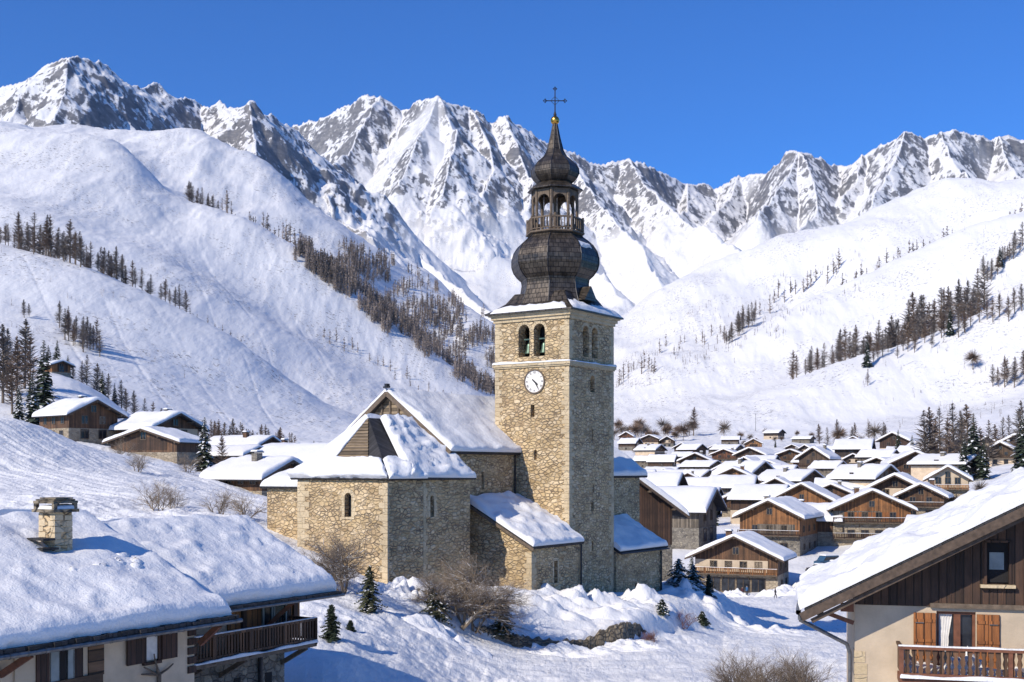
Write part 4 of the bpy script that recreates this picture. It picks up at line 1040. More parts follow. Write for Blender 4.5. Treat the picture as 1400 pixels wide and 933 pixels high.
def chalet(name, w=11, d=11, h1=2.7, h=5.6, pitch=25, low='tanstone', up='woodbrown', T=.45, oh=1.2, os=1.0, balcony=(2.8,), wins=3, chimney=True, seed=0, detail=1, sidewin=2, shut=None, deep=4.0, railmat='wooddark', shop=False):
    r = empty(name, (0,0,0)); p = math.radians(pitch); tn = math.tan(p); zr = h+w/2*tn; rg = random.Random(seed)
    mb = MB(); mb.box(-w/2, w/2, 0, d, -deep, h1); mb.build('lower_wall', M[low], r)
    mb = MB(); mb.prism([(-w/2+.03, h1+.01), (w/2-.03, h1+.01), (w/2-.03, h-.22), (0, zr-.25), (-w/2+.03, h-.22)], (Vector((0,.02,0)), X, Zv, Yv_), d-.04); uw = mb.build('upper_wall', M[up], r, fix=True)
    zq = lambda x: zr-abs(x)*tn
    mb = MB()
    for s in (-1, 1): slab(mb, (0,-oh,zr), (0,d+.6,zr), (s*(w/2+os),d+.6,zq(w/2+os)), (s*(w/2+os),-oh,zq(w/2+os)), .2)
    rf = mb.build('roof', M['slate'], r, fix=True)
    mb = MB()
    for s in (-1, 1): mb.bar((0,-oh-.03,zr-.12), (s*(w/2+os),-oh-.03,zq(w/2+os)-.12), .07, .26, up=Zv)
    mb.build('verge_board', M['verge'], rf)
    if detail:
        for x in (-w/2, -w/4, 0, w/4, w/2): mb = MB(); mb.box(x-.1, x+.1, -oh+.05, 0, zq(x)-.48, zq(x)-.24); mb.build('purlin_end', M['beam'], rf)
    mb = MB(); snow_gable(mb, -w/2-os+.02, w/2+os-.02, -oh+.02, d+.58, zr, p, T, .55 if detail else 1.1, .35, .22, seed); mb.build('roof_snow', M['snowroof'], rf, smooth=True)
    if chimney:
        cx_ = rg.choice((-1, 1))*w*.17; cy_ = d*rg.uniform(.35, .7); zc_ = zq(cx_)
        mb = MB(); mb.box(cx_-.45, cx_+.45, cy_-.45, cy_+.45, zc_-.5, zc_+1.45); ch = mb.build('chimney', M['greystone' if rg.random() < .6 else 'woodbrown'], rf)
        mb = MB(); mb.box(cx_-.6, cx_+.6, cy_-.6, cy_+.6, zc_+1.5, zc_+1.62)
        mb.build('chimney_cap', M['slate'], ch); mb = MB(); snow_quad(mb, (cx_-.55,cy_-.55,zc_+1.62), (cx_+.55,cy_-.55,zc_+1.62), (cx_+.55,cy_+.55,zc_+1.62), (cx_-.55,cy_+.55,zc_+1.62), .25, (1,1,1,1), .4, .2); mb.build('cap_snow', M['snow'], ch, smooth=True)
    n = 0
    ww = 1.15; span = w*.72
    for k in range(wins):
        x = -span/2+span*(k+.5)/wins; window_part(r, (x, 0, .1 if shop else .7), X, -Yv_, 2.2 if shop else ww*1.2, 2.2 if shop else 1.5, 'verge')
        window_part(r, (x, .02, h1+.75), X, -Yv_, ww, 1.35, 'beam', shut)
    if zr-h > 1.8: window_part(r, (0, .02, h+.15), X, -Yv_, 1.0, 1.15, 'beam')
    if rg.random() < .75:   # panel of contrasting boards across the gable
        mb = MB(); x0 = -w/2+.03 if rg.random() < .5 else -w*.2; mb.box(x0, w*rg.uniform(.1, .47), -.02, .03, h1+.35, h1+.7+1.6)
        mb.build('gable_panel', M[rg.choice(('woodorange','wooddark','woodgrey','render'))], r)
    for s in (-1, 1):
        for k in range(sidewin):
            y = d*(k+.7)/(sidewin+.4); window_part(r, (s*(w/2-.02), y, h1+.75), Yv_, X*s, 1.0, 1.2, 'beam')
            if h1 > 2: window_part(r, (s*w/2, y+.3, .8), Yv_, X*s, 1.1, 1.2, 'beam')
    for z in balcony:
        b = empty('balcony', (0,0,0)); b.parent = r
        mb = MB(); mb.box(-w/2-.1, w/2+.1, -1.15, -.02, z-.14, z); mb.build('deck', M['beam'], b)
        mb = MB(); railing(mb, (-w/2-.05, -1.1, z), (w/2+.05, -1.1, z), .95, .3 if detail else .5, .16); mb.build('railing', M[railmat], b)  # railing boards in a wood of their own
        if detail:
            mb = MB()
            for x in np.linspace(-w/2+.3, w/2-.3, 4): mb.bar((x, -.05, z-.9), (x, -1.0, z-.16), .12, .12)
            mb.build('bracket', M['beam'], b)
            mb = MB(); snow_quad(mb, (-w/2-.1,-1.16,z+.99), (w/2+.1,-1.16,z+.99), (w/2+.1,-1.03,z+.99), (-w/2-.1,-1.03,z+.99), .07, (1,1,1,1), .5, .05); mb.build('rail_snow', M['snow'], b, smooth=True)
    return r
def place(r, x, y, z, deg, sc=1.0, label=None, cat='chalet', group=None):
    r.location = (x, y, z); r.rotation_euler = (0, 0, math.radians(deg)); r.scale = (sc, sc, sc)
    tag(r, label, cat, group); return r

# nearest chalets right of the church, each built for its place
def put(px, Y, deg, r, label, sc=1, dz=0, cat='chalet'):
    x = (px-HX)/F*Y; return place(r, x, Y, gz(x, Y)+dz, deg, sc, label, cat)
put(1006, 190, -24, chalet('wooden_chalet', 13.6, 9, 2.9, 6.0, 25, 'tanstone', 'woodbrown', .5, 1.6, 1.3, (3.0,), 4, True, 1, 1, 2, None, 5, 'woodorange', True),
    'broad chalet on the snowy square with a carved balcony and dark shop windows below', dz=.1)
put(1052, 221, -27, chalet('wooden_chalet', 11.5, 15, 3.4, 7.4, 26, 'greystone', 'woodorange', .55, 1.3, 1.2, (3.6,), 3, True, 2, 1, 3, None, 5),
    'long orange-gabled chalet rising directly behind the chalet on the square', dz=.6)
put(1096, 262, -22, chalet('wooden_chalet', 13.8, 12, 3.0, 6.2, 28, 'tanstone', 'woodorange', .5, 1.3, 1.2, (3.1,), 4, False, 3, 1),
    'large wide-gabled honey timber chalet uphill of the chalets on the square')
put(1192, 229, -12, chalet('wooden_chalet', 14.6, 11, 3.6, 6.6, 25, 'tanstone', 'woodorange', .5, 1.4, 1.2, (.6, 3.7), 4, True, 4, 1, 2, 'shutter', 5),
    'big bright orange chalet with two long balconies and orange shutters above a cream base', dz=.2)
put(1259, 243, -25, chalet('wooden_chalet', 9, 12, 2.9, 5.4, 27, 'tanstone', 'woodbrown', .5, 1.2, 1.1, (3.0,), 2, True, 5, 1),
    'brown gabled chalet touching the right side of the big orange chalet')
put(1296, 252, -22, chalet('stone_house', 8.2, 8, 5.6, 7.6, 31, 'tanstone', 'render', .5, 1.0, 1.0, (2.6, 5.2), 3, False, 6, 1, 2, None, 5, 'woodorange'),
    'tall narrow cream house with two yellow wood balconies under a steep gable', cat='house')
put(1374, 205, 62, chalet('chalet', 12, 16, 2.2, 3.6, 22, 'greystone', 'woodgrey', .7, 1.0, 1.2, (), 2, False, 7, 0, 2),
    'low house under a very broad smooth white roof at the right edge of the village')
# timber barn beside the church
barn = chalet('timber_barn', 10.4, 9, 1.2, 5.4, 36, 'greystone', 'wooddark', .5, 1.1, 1.6, (), 0, True, 8, 1, 0, None, 8)
place(barn, 11.9, 124, -9.4, 6, 1, 'dark board barn with a steep snowy roof tucked against the right side of the church', 'barn')

# chalets on the knoll at the left
put(128, 196, 50, chalet('timber_chalet', 9, 9.5, 2.4, 5.0, 26, 'tanstone', 'woodbrown', .6, 1.3, 1.1, (), 2, True, 11, 1, 3), 'large brown chalet highest on the left knoll, a stone chimney on its white roof', dz=.3)
put(240, 196, 52, chalet('timber_chalet', 9.5, 10, 2.0, 4.6, 25, 'tanstone', 'woodbrown', .6, 1.5, 1.1, (), 2, True, 12, 1, 3), 'brown chalet on the right end of the left knoll with a deep shaded gable', dz=.6)
put(196, 180, -18, chalet('garage', 12, 6.5, .4, 2.2, 17, 'tanstone', 'woodbrown', .5, .8, 1.0, (), 0, False, 13, 1, 0), 'long low brown outbuilding in front of the two chalets on the left knoll', cat='garage', dz=.1)
put(84, 292, 50, chalet('hut', 5, 5.5, .6, 2.5, 20, 'tanstone', 'woodorange', .5, .8, .9, (), 1, False, 14, 0, 1), 'tiny orange timber hut alone among the firs above the left knoll', cat='hut')
put(368, 240, 62, chalet('timber_chalet', 8, 14, 2.0, 4.2, 24, 'greystone', 'wooddark', .55, 1.0, 1.0, (), 2, True, 15, 0, 3), 'dark low chalet with a long white roof, farthest left of those behind the choir', dz=.6)
put(350, 212, 60, chalet('timber_chalet', 7, 11, 2.0, 3.6, 20, 'greystone', 'wooddark', .55, 1.0, 1.0, (), 2, False, 16, 0, 3), 'low dark chalet half hidden just below the long white roof left of the church')
put(405, 225, 50, chalet('timber_chalet', 7.5, 8, 2.0, 4.4, 24, 'tanstone', 'woodbrown', .5, 1.0, 1.0, (), 2, True, 17, 0, 3), 'small chalet with a dark gable window peeking over the roofs left of the church', dz=.4)
put(392, 138, 56, chalet('timber_chalet', 8, 9, 2.6, 4.4, 24, 'tanstone', 'woodbrown', .6, 1.1, 1.1, (), 2, True, 18, 1, 4), 'large brown chalet with a stone chimney immediately left of the church annexe', dz=-1.6)
put(460, 172, 56, chalet('timber_chalet', 11, 13, 2.6, 5.4, 26, 'greystone', 'wooddark', .6, 1.1, 1.1, (), 2, False, 19, 0, 4), 'house of which only a wide white roof shows behind the choir of the church', dz=0)

# ------------------------------------------------------------------ the village on the valley floor
protos = []
spec = [(10.5, 10, 2.7, 5.4, 26, 'tanstone', 'woodbrown'), (11, 11, 2.7, 5.6, 25, 'render', 'wooddark'), (12, 10, 3.0, 6.0, 27, 'tanstone', 'woodorange'),
        (9.5, 11, 2.6, 5.0, 28, 'greystone', 'wooddark'), (11, 12, 4.6, 5.6, 25, 'rendergrey', 'woodbrown'), (10, 13, 2.4, 4.8, 24, 'greystone', 'woodgrey')]
for i, sp in enumerate(spec):
    protos.append(chalet('village_chalet', *sp, .55, 1.2, 1.1, (2.8,) if i % 2 == 0 else (), 2, i % 2 == 0, 50+i, 0, 1, None, 5))
used = [False]*6
kinds = ['brown chalet with a stone base', 'dark timber chalet with a pale base', 'orange timber chalet with a balcony', 'small black-brown chalet', 'grey walled house', 'silvery weathered low chalet']
G, E = -24, 58
V = [ # px, py of the base, kind, facing, scale, extra words
 (856,607,0,G,.9,'first at the far upper left of the village, beside the tower'), (888,610,1,G,1.0,'in the farthest row just right of the tower'), (912,611,3,G,1.0,'in the farthest row behind the pinkish house'),
 (902,628,4,E,1.05,'near the tower, its pinkish front under two roofs'), (932,622,3,G,1.0,'midway along the farthest row'), (958,627,1,E,1.0,'in the farthest row left of the round leafless bush'),
 (979,622,3,G,.9,'in the farthest row below the round leafless bush'), (1030,617,2,G,.95,'alone at the foot of the white slope in the farthest row'), (990,634,0,G,1.1,'with twin brown gables in the second row'),
 (1046,631,3,G,1.05,'below the lone orange chalet at the slope foot'), (1083,621,1,G,.8,'upper middle of the village, a tiny gable'), (1101,626,3,G,.85,'upper middle, right of the tiny gable'),
 (1026,640,1,G,1.15,'dark gable in the third row'), (1080,637,0,G,1.15,'third row, centre of the village'), (950,648,0,G,1.1,'with a blue shaded right side, second from the tower'),
 (922,644,3,E,.9,'close to the tower, mostly roof'), (1018,652,3,G,1.0,'left one of two joined dark gables'), (1046,652,1,G,1.0,'right one of two joined dark gables'),
 (1112,652,0,G,1.3,'large, with three balconies, in the middle of the village'), (925,658,5,E,.9,'low beside the chapel roof'), (948,667,5,E,1.0,'low with a flat grey front'),
 (968,668,5,E,.9,'low, right of the flat grey one'), (995,666,2,G,.95,'with an orange gable left of the grey-walled house'), (1042,676,4,E,1.15,'stone coloured, with a tall grey gable turned right'),
 (1108,680,4,E,1.1,'pale, below the large balcony chalet'), (925,694,5,E,1.25,'with a broad white roof beside the barn'), (1002,684,2,G,1.0,'long slope of snow reaching down to the right'),
 (968,690,3,E,.9,'with a dark green gable'), (1014,706,0,G,1.0,'with a low wide brown gable right of the snowy fir'), (1152,632,3,E,1.0,'small, upper right, left of the big eaved house'),
 (1133,646,0,E,1.05,'upper right row, left end'), (1190,636,1,E,1.35,'long and dark with a broad white front slope'), (1222,622,1,-40,1.4,'tall and dark at the edge of the firs'),
 (1200,662,1,G,1.1,'blue-black gable in the right hand rows'), (1165,670,0,G,1.1,'lower gable left of the blue-black one'), (1250,660,0,G,1.2,'with a deep gable and blue side wall'),
 (1300,628,5,E,1.1,'sunlit roof between the firs at the right'), (1272,632,5,E,.9,'half hidden by firs, small pale roof'), (1368,636,0,G,1.0,'behind the very broad white roof'),
 (1390,630,0,G,1.1,'topmost at the right edge'), (1136,698,0,G,.9,'small brown gable above the big orange chalet'), (1224,700,3,G,1.25,'black gable directly above the big orange chalet'),
 (1180,688,5,E,1.0,'roof only, between the orange chalet and the lower gable'), (1118,712,2,G,.75,'narrow, left shoulder of the big orange chalet'), (1068,600,1,E,.8,'speck at the foot of the slope, upper middle'),
 (872,616,3,E,.85,'tight against the tower, second row'), (1060,642,5,E,.95,'white roof in the third row'), (1064,660,4,E,.9,'grey front below the joined gables'),
 (978,650,5,E,.95,'white roof above the orange gable'), (896,640,5,E,.9,'white roof just right of the tower'), (908,664,3,G,.9,'dark gable touching the chapel roof'),
 (1128,622,3,E,.9,'upper row below the bushes'), (1010,624,5,E,.9,'white roof in the second row'), (1150,655,5,E,.95,'white roof in the right hand rows'),
 (1222,640,5,E,.95,'white roof below the long dark house'), (1330,655,4,E,1.0,'grey, behind the tall cream house'), (1275,650,5,E,1.0,'white roof left of the tall cream house'),
 (1085,668,5,E,1.0,'white roof above the wide-gabled honey chalet'), (1060,690,3,G,.9,'dark gable left of the wide-gabled honey chalet'), (980,706,5,E,.9,'white roof left of the snowy fir'),
 (945,634,1,E,.8,'small roof in the second row'), (1166,640,3,G,.85,'small dark gable in the upper right row'), (1248,628,3,E,.9,'small roof at the foot of the firs'), (1350,622,3,G,.9,'dark gable among the right hand trees'),
 (968,744,5,E,1.5,'very broad white roof left of the chalets on the square'), (893,680,3,E,1.0,'white roof behind the barn'), (1148,742,0,E,1.0,'tucked left of the big orange chalet base'), (1072,712,1,E,1.0,'dark side wall left of the wide-gabled honey chalet'), (1110,606,5,E,.8,'white roof in the farthest row under the slope'), (1166,616,2,G,.9,'small orange gable in the upper right row'), (1340,612,5,E,1.0,'white roof high among the right hand trees'), (940,676,0,G,.9,'brown gable in the left hand rows'), (1030,690,5,E,1.0,'white roof right of the snowy fir rows'), (1212,684,4,E,1.0,'grey wall above the big orange chalet'), (1186,628,3,G,.8,'tiny gable behind the long dark house'), (1010,608,3,E,.8,'tiny roof at the foot of the bushes'),
]
rv = random.Random(77)
M['brown_b'] = mat_wood('reddish_brown_boards', (.19,.075,.035), 2.6); M['brown_c'] = mat_wood('dull_brown_boards', (.12,.075,.045), 4.2)
M['dark_b'] = mat_wood('near_black_boards', (.045,.028,.02), 3.0); M['orange_b'] = mat_wood('pale_orange_boards', (.40,.20,.085), 2.8)
alt = {0: ('woodbrown','brown_b','brown_c'), 1: ('wooddark','dark_b'), 2: ('woodorange','orange_b'), 3: ('wooddark','dark_b'), 4: ('woodbrown','brown_c'), 5: ('woodgrey','woodgrey')}
seen = set()
for (px, py, k, deg, sc, words) in V:
    p = hit(px, py, 195, 950)
    r = protos[k] if not used[k] else copy_tree(protos[k])
    used[k] = True
    place(r, p.x, p.y, p.z-.4, deg+rv.uniform(-16, 16), sc, '%s %s' % (kinds[k].replace(' with a stone base', '').replace(' with a pale base', '').replace(' with a balcony', ''), words.replace(',', '')), 'chalet' if k != 4 else 'house', 'chalets crowded on the valley floor'); r.scale = (sc*rv.uniform(.82, 1.22), sc*rv.uniform(.85, 1.3), sc*rv.uniform(.85, 1.2))

    for ch in r.children:
        mn = rv.choice(alt[k]) if ch.name.startswith('upper_wall') else (rv.choice(('tanstone','greystone','render','rendergrey')) if ch.name.startswith('lower_wall') and k in (0, 2) else None)
        if mn: ch.material_slots[0].link = 'OBJECT'; ch.material_slots[0].material = M[mn]
# ------------------------------------------------------------------ foreground houses, left
LR = math.atan2(.857, .515)
lo = Vector((0, 0, 0))
def LP(a, s, z): return (a, s, z)     # a along the ridge, s across (into the slope), z up
# house frame: origin on the eave line's end near (320,842)
H1 = empty('farmhouse', (-9.0, 38.0, 0), LR, 'near snow-roofed house at the bottom left with a tall stone chimney and weathered shutters', 'house')
p1 = math.radians(22); t1 = math.tan(p1); zE1 = -4.85
L1 = 26.0
mb = MB(); mb.box(-L1, -.8, 1.0, 13.0, -14, zE1+.25); w1 = mb.build('wall', M['rendergrey'], H1)
rz1 = lambda s: zE1+min(s, 14-s)*t1
mb = MB(); mb.prism([(1.0, zE1+.25), (13, zE1+.25), (7, rz1(7)-.35)], (Vector((-L1+.02, 0, 0)), Yv_, Zv, X), L1-.85); mb.build('gable_wall', M['rendergrey'], H1, fix=True)
mb = MB(); slab(mb, (-L1-1, 0, zE1), (0, 0, zE1), (0, 7, rz1(7)), (-L1-1, 7, rz1(7)), .18); slab(mb, (-L1-1, 14, zE1), (0, 14, zE1), (0, 7, rz1(7)), (-L1-1, 7, rz1(7)), .18)
rf1 = mb.build('roof', M['slate'], H1, fix=True)
mb = MB(); rs = random.Random(3)
x = -L1-1
while x < -.1:
    ww = rs.uniform(.25, .5); mb.box(x, min(x+ww-.02, 0), -.12-rs.random()*.08, .5, zE1-.02+.0, zE1+.06+rs.random()*.05); x += ww
mb.build('slate_edge', M['slate'], rf1)
mb = MB(); snow_quad(mb, (-L1-1, .05, zE1+.02), (-.03, .05, zE1+.02), (-.03, 7.0, rz1(7)), (-L1-1, 7.0, rz1(7)), .56, (0,1,1,0), .16, .45, .2, 4, ragged=.15, lumps=.05)
snow_quad(mb, (-L1-1, 13.95, zE1+.02), (-.03, 13.95, zE1+.02), (-.03, 7.0, rz1(7)), (-L1-1, 7.0, rz1(7)), .62, (0,1,1,0), .4, .6, .2, 5)
sn1 = mb.build('roof_snow', M['snowroof'], rf1, smooth=True)
mb = MB(); mb.tube((-L1-1, -.14, zE1-.1), (.15, -.14, zE1-.1), .075, .075, 8)
x = -L1
while x < 0: mb.tube((x, -.14, zE1-.1), (x+.03, -.14, zE1-.1), .095, .095, 8); x += .55
mb.build('gutter', M['zinc'], rf1)
mb = MB(); x = -L1
while x < -.5: mb.box(x, x+.12, -.05, 1.02, zE1-.2+.05, zE1-.05); x += .75
mb.build('rafter_ends', M['beamred'], rf1)
def rayplane(px, py, root, rz, s_off, tn, z0):
    """where the pixel's ray meets the roof slope z = z0 + s*tn in root's frame"""
    d = Vector(((px-HX)/F, 1, (HY-py)/F)); O = -Vector(root.location); c, s_ = math.cos(-rz), math.sin(-rz)
    def loc(v): return Vector((v.x*c-v.y*s_, v.x*s_+v.y*c, v.z))
    o2 = loc(O); d2 = loc(d); t_ = (z0+o2.y*tn-o2.z)/(d2.z-d2.y*tn); return o2+d2*t_
cp = rayplane(76, 748, H1, LR, 0, t1, zE1+.5)
cxh, cyh = cp.x, cp.y; cz = cp.z-.5
mb = MB(); mb.box(cxh-.32, cxh+.32, cyh-.38, cyh+.38, cz-.3, cz+1.62); chm = mb.build('chimney', M['church'], rf1)
mb = MB()
for (sx, sy) in ((-1,-1),(1,-1),(-1,1)): quoins(mb, cxh+sx*.32, cyh+sy*.38, sx, sy, cz, cz+1.6, rs, .3, .2, .2, .015)
mb.build('corner_stones', M['quoin'], chm)
mb = MB(); mb.box(cxh-.48, cxh+.48, cyh-.54, cyh+.54, cz+1.62, cz+1.72)
for sx in (-.38, .38):
    for sy in (-.44, .44): mb.box(cxh+sx-.06, cxh+sx+.06, cyh+sy-.06, cyh+sy+.06, cz+1.72, cz+1.9)
mb.box(cxh-.46, cxh+.46, cyh-.5, cyh+.5, cz+1.9, cz+1.98)
for k in range(2): mb.box(cxh-.4+k*.09, cxh+.4-k*.05, cyh-.45+k*.05, cyh+.45-k*.08, cz+1.985+k*.055, cz+2.03+k*.055)
mb.build('chimney_cap', M['darkstone'], chm)
mb = MB(); snow_quad(mb, (cxh-.44,cyh-.5,cz+1.72), (cxh+.44,cyh-.5,cz+1.72), (cxh+.44,cyh+.3,cz+1.72), (cxh-.44,cyh+.3,cz+1.72), .13, (1,1,1,1), .2, .1, .4); mb.build('cap_snow', M['snowfine'], chm, smooth=True)
mb = MB()
for (dx, dy, dz, a, b, h) in ((-.62,-.1,.75,.22,.4,.07), (-.6,-.05,.45,.3,.5,.07), (-.4,-.62,.1,.5,.3,.08)): mb.box(cxh+dx-a, cxh+dx+a, cyh+dy-b, cyh+dy+b, cz+dz, cz+dz+h)
mb.build('flashing_slates', M['slate'], chm)
# broken clumps of snow pushed up below the chimney
def clump(name, cx_, cy_, cz_, sx, sy, sz, seed, parent=None, mat='snowfine', rough=.55, n=26, base=None):
    mb = MB(); pts_ = []; H_ = []
    for i in range(n+1):
        for j in range(n+1):
            u = i/n*2-1; v = j/n*2-1; r_ = math.sqrt(u*u+v*v)+.16*fb((u*1.4+seed*3, v*1.4, 2)); k = max(0, 1-r_*r_)
            lump = .5+.5*fb((u*1.5+seed, v*1.5, seed), 2)+rough*.9*fb((u*3.3+seed, v*3.3, seed), 5)
            H_.append(k**.9*sz*max(.05, lump)-.10*(k <= 0)); pts_.append((cx_+u*sx+.04*fb((u*4, v*4, seed+5)), cy_+v*sy))
    if base is None: Z = [cz_]*len(pts_)
    else: Z = base(pts_)
    G_ = [[(pts_[i*(n+1)+j][0], pts_[i*(n+1)+j][1], Z[i*(n+1)+j]+H_[i*(n+1)+j]) for j in range(n+1)] for i in range(n+1)]
    mb.grid(G_); return mb.build(name, M[mat], parent, smooth=True)
mb = MB()
for k in range(22):
    s_ = rs.uniform(.08, .34); a = cxh+rs.uniform(-.9, 2.0); b = cyh-.9-rs.uniform(0, 1.1); zb = zE1+b*t1+.50
    P = []; m_ = 5
    for i in range(m_+1):
        th = PI*i/m_
        P.append([(a+s_*math.sin(th)*math.cos(f)*(1+.35*fb((f*2, th, k))), b+s_*math.sin(th)*math.sin(f)*(1+.3*fb((f, th*2, k+9))), zb+s_*.7*math.cos(th)*(1+.3*fb((f*2, th, k+4)))) for f in np.linspace(0, 2*PI, 9)])
    mb.grid(P)
mb.build('snow_clods', M['snowfine'], sn1, smooth=True)
# openings and timber on the eave wall (faces -s)
def lwin(root, a, z0, z1, w_, wallS, open_shut=True, mat='shutterdark', fmat='cloth'):
    o = empty('window', (0,0,0)); o.parent = root
    mb = MB(); mb.box(a-w_/2, a+w_/2, wallS-.03, wallS+.02, z0, z1); mb.build('curtain', M[fmat], o)
    mb = MB()
    for s in (-1, 1): mb.box(a+s*(w_/2+.04)-.05, a+s*(w_/2+.04)+.05, wallS-.09, wallS, z0-.06, z1+.06)
    mb.box(a-w_/2-.1, a+w_/2+.1, wallS-.12, wallS, z0-.14, z0-.05)
    mb.build('frame', M['shutterdark'], o)
    for s in (-1, 1):
        mb = MB(); x0 = a+s*(w_/2+.12); mb.box(x0, x0+s*.62, wallS-.12, wallS-.05, z0-.05, z1+.03); mb.build('shutter', M[mat], o)
wS = 1.0
def a_at(px, py, root, rz, s):   # local a where the pixel's ray meets plane s=const; returns a,z
    d = Vector(((px-HX)/F, 1, (HY-py)/F)); O = -Vector(root.location); c, s_ = math.cos(-rz), math.sin(-rz)
    def loc(v): return Vector((v.x*c-v.y*s_, v.x*s_+v.y*c, v.z))
    o2 = loc(O); d2 = loc(d); t_ = (s-o2.y)/d2.y; q = o2+d2*t_; return q.x, q.z
a0, zt_ = a_at(206, 862, H1, LR, wS); _, zb_ = a_at(206, 902, H1, LR, wS)
lwin(H1, a0, zb_, zE1+.2-.35, .5, wS)
# boarded strip with several narrow windows at the left end
aL, _ = a_at(18, 890, H1, LR, wS); aR, _ = a_at(136, 890, H1, LR, wS); _, zlow = a_at(90, 928, H1, LR, wS)
mb = MB(); mb.box(aL, aR, wS-.08, wS, zlow-.2, zE1+.1); bd = mb.build('boarded_bay', M['render'], H1)
for px_, w_, m_, zx in ((55, .42, 'shutterdark', 0), (72, .30, 'greydoor', -.3), (83, .30, 'dark', -.3), (92, .3, 'greydoor', -.25), (103, .34, 'shutterdark', -.1), (128, .55, 'woodbrownh', -.1)):
    a, _ = a_at(px_, 885, H1, LR, wS); mb = MB(); mb.box(a-w_/2, a+w_/2, wS-.13, wS-.07, zlow-.2+zx*0+.15, zE1+.02); mb.build('panel', M[m_], bd)
mb = MB(); mb.box(aL, aR, wS-.16, wS-.07, zlow-.35, zlow); mb.build('sill_beam', M['woodbrownh'], bd)
# diagonal braces
for (px_a, py_a, px_b, py_b) in ((12, 925, 42, 885), (272, 880, 300, 846)):
    A_, za = a_at(px_a, py_a, H1, LR, wS if px_a > 100 else .6); B_, zb2 = a_at(px_b, py_b, H1, LR, .15)
    mb = MB(); mb.bar((A_, .95, za), (B_, .15, zE1-.2), .16, .18); mb.build('brace', M['beamred'], H1)
mb = MB()
for z in np.arange(-6.6, -5.1, .3): mb.box(-1.1, -.78, .93, 1.0, z, z+.22)
mb.build('corner_timbers', M['shutterdark'], H1)
# bare climbing plant under the window
mb = MB(); rs2 = random.Random(8)
def twig(mb, p, d, L, r, n, rg, bend=.5, sides=4):
    for i in range(n):
        d = (d+Vector((rg.uniform(-bend, bend), rg.uniform(-bend, bend), rg.uniform(-bend*.4, bend))) * .6).normalized(); q = p+d*L/n
        mb.tube(p, q, r*(1-i/n*.5), r*(1-(i+1)/n*.5), sides); p = q
    return p, d
mb.tube((a0+.2, wS-.1, zb_-3), (a0+.25, wS-.1, zb_-.45), .08, .07, 6)
for k in range(6): twig(mb, Vector((a0+.25, wS-.1, zb_-.5)), Vector((rs2.uniform(-1, 1), 0, rs2.uniform(-.1, .8))).normalized(), rs2.uniform(.5, 1.1), .05, 5, rs2, .25)
tag(mb.build('climbing_vine', M['beam'], None), 'thick bare vine climbing the wall under the shuttered window', 'vine')
bpy.data.objects['climbing_vine'].location = H1.location; bpy.data.objects['climbing_vine'].rotation_euler = H1.rotation_euler

# second house, with the balcony
H2 = empty('farmhouse', (-6.76, 46.0, 0), LR, 'house behind the near left roof with long slatted balcony and rough stone base', 'house')
p2 = math.radians(27); t2 = math.tan(p2); zE2 = -4.9; L2 = 7.9; W2 = 4.84
rz2 = lambda s: zE2+s*t2
mb = MB(); slab(mb, (-L2, 0, zE2), (0, 0, zE2), (0, W2, rz2(W2)), (-L2, W2, rz2(W2)), .16); slab(mb, (-L2, 2*W2+2, zE2-1), (0, 2*W2+2, zE2-1), (0, W2, rz2(W2)), (-L2, W2, rz2(W2)), .16)
rf2 = mb.build('roof', M['slate'], H2, fix=True)
mb = MB(); x = -L2
while x < -.2:
    ww = rs.uniform(.3, .5); mb.box(x, min(x+ww-.02, 0), -.14-rs.random()*.05, .5, zE2-.02, zE2+.07); x += ww
mb.build('slate_edge', M['slate'], rf2)
mb = MB(); snow_quad(mb, (-L2+.02, .12, zE2+.05), (-.04, .12, zE2+.05), (-.04, W2, rz2(W2)), (-L2+.02, W2, rz2(W2)), .60, (0,1,1,0), .16, .5, .13, 24, ragged=.1, lumps=.1)
snow_quad(mb, (-L2+.02, 2*W2+2, zE2-1), (-.04, 2*W2+2, zE2-1), (-.04, W2, rz2(W2)), (-L2+.02, W2, rz2(W2)), .55, (0,1,1,0), .4, .5, .2, 25)
mb.build('roof_snow', M['snowroof'], rf2, smooth=True)
mb = MB(); mb.tube((-L2, -.12, zE2-.08), (.1, -.12, zE2-.08), .06, .06, 8); mb.build('gutter', M['zinc'], rf2)
wS2 = 1.9; wE = -1.15; zF = -6.75
mb = MB(); mb.box(-L2-2, wE, wS2, 10.5, zF+.02, zE2+.55); uw = mb.build('upper_wall', M['rendergrey'], H2)
mb = MB(); mb.prism([(wS2, zE2+.56), (10.4, zE2+.3), (W2, rz2(W2)-.3)], (Vector((-L2-2, 0, 0)), Yv_, Zv, X), L2+2+wE-.02); mb.build('gable_wall', M['rendergrey'], H2, fix=True)
mb = MB(); mb.box(-L2-2, wE-.02, wS2-.02, 10.4, -14, zF); mb.build('stone_base', M['greystone'], H2)
mb = MB(); quoins(mb, wE-.02, wS2-.02, 1, -1, -13, zF-.05, rs, .5, .35, .35); mb.build('corner_stones', M['greystone'], H2)
aa, _ = a_at(326, 840, H2, LR, wS2); ab, _ = a_at(408, 840, H2, LR, wS2)
mb = MB(); mb.box(aa-.6, ab, wS2-.07, wS2, zF+.02, zE2+.5); bw = mb.build('board_cladding', M['woodorange'], H2)
ad, _ = a_at(369, 840, H2, LR, wS2)
mb = MB(); mb.box(ad-.45, ad+.75, wS2-.10, wS2-.06, zF+.05, zE2+.3); dr = mb.build('balcony_door', M['glass'], H2)
mb = MB()
for x in (ad-.5, ad-.02, ad+.1, ad+.78): mb.box(x-.04, x+.04, wS2-.15, wS2-.05, zF+.03, zE2+.4)
mb.build('door_frame', M['greydoor'], dr)
mb = MB()
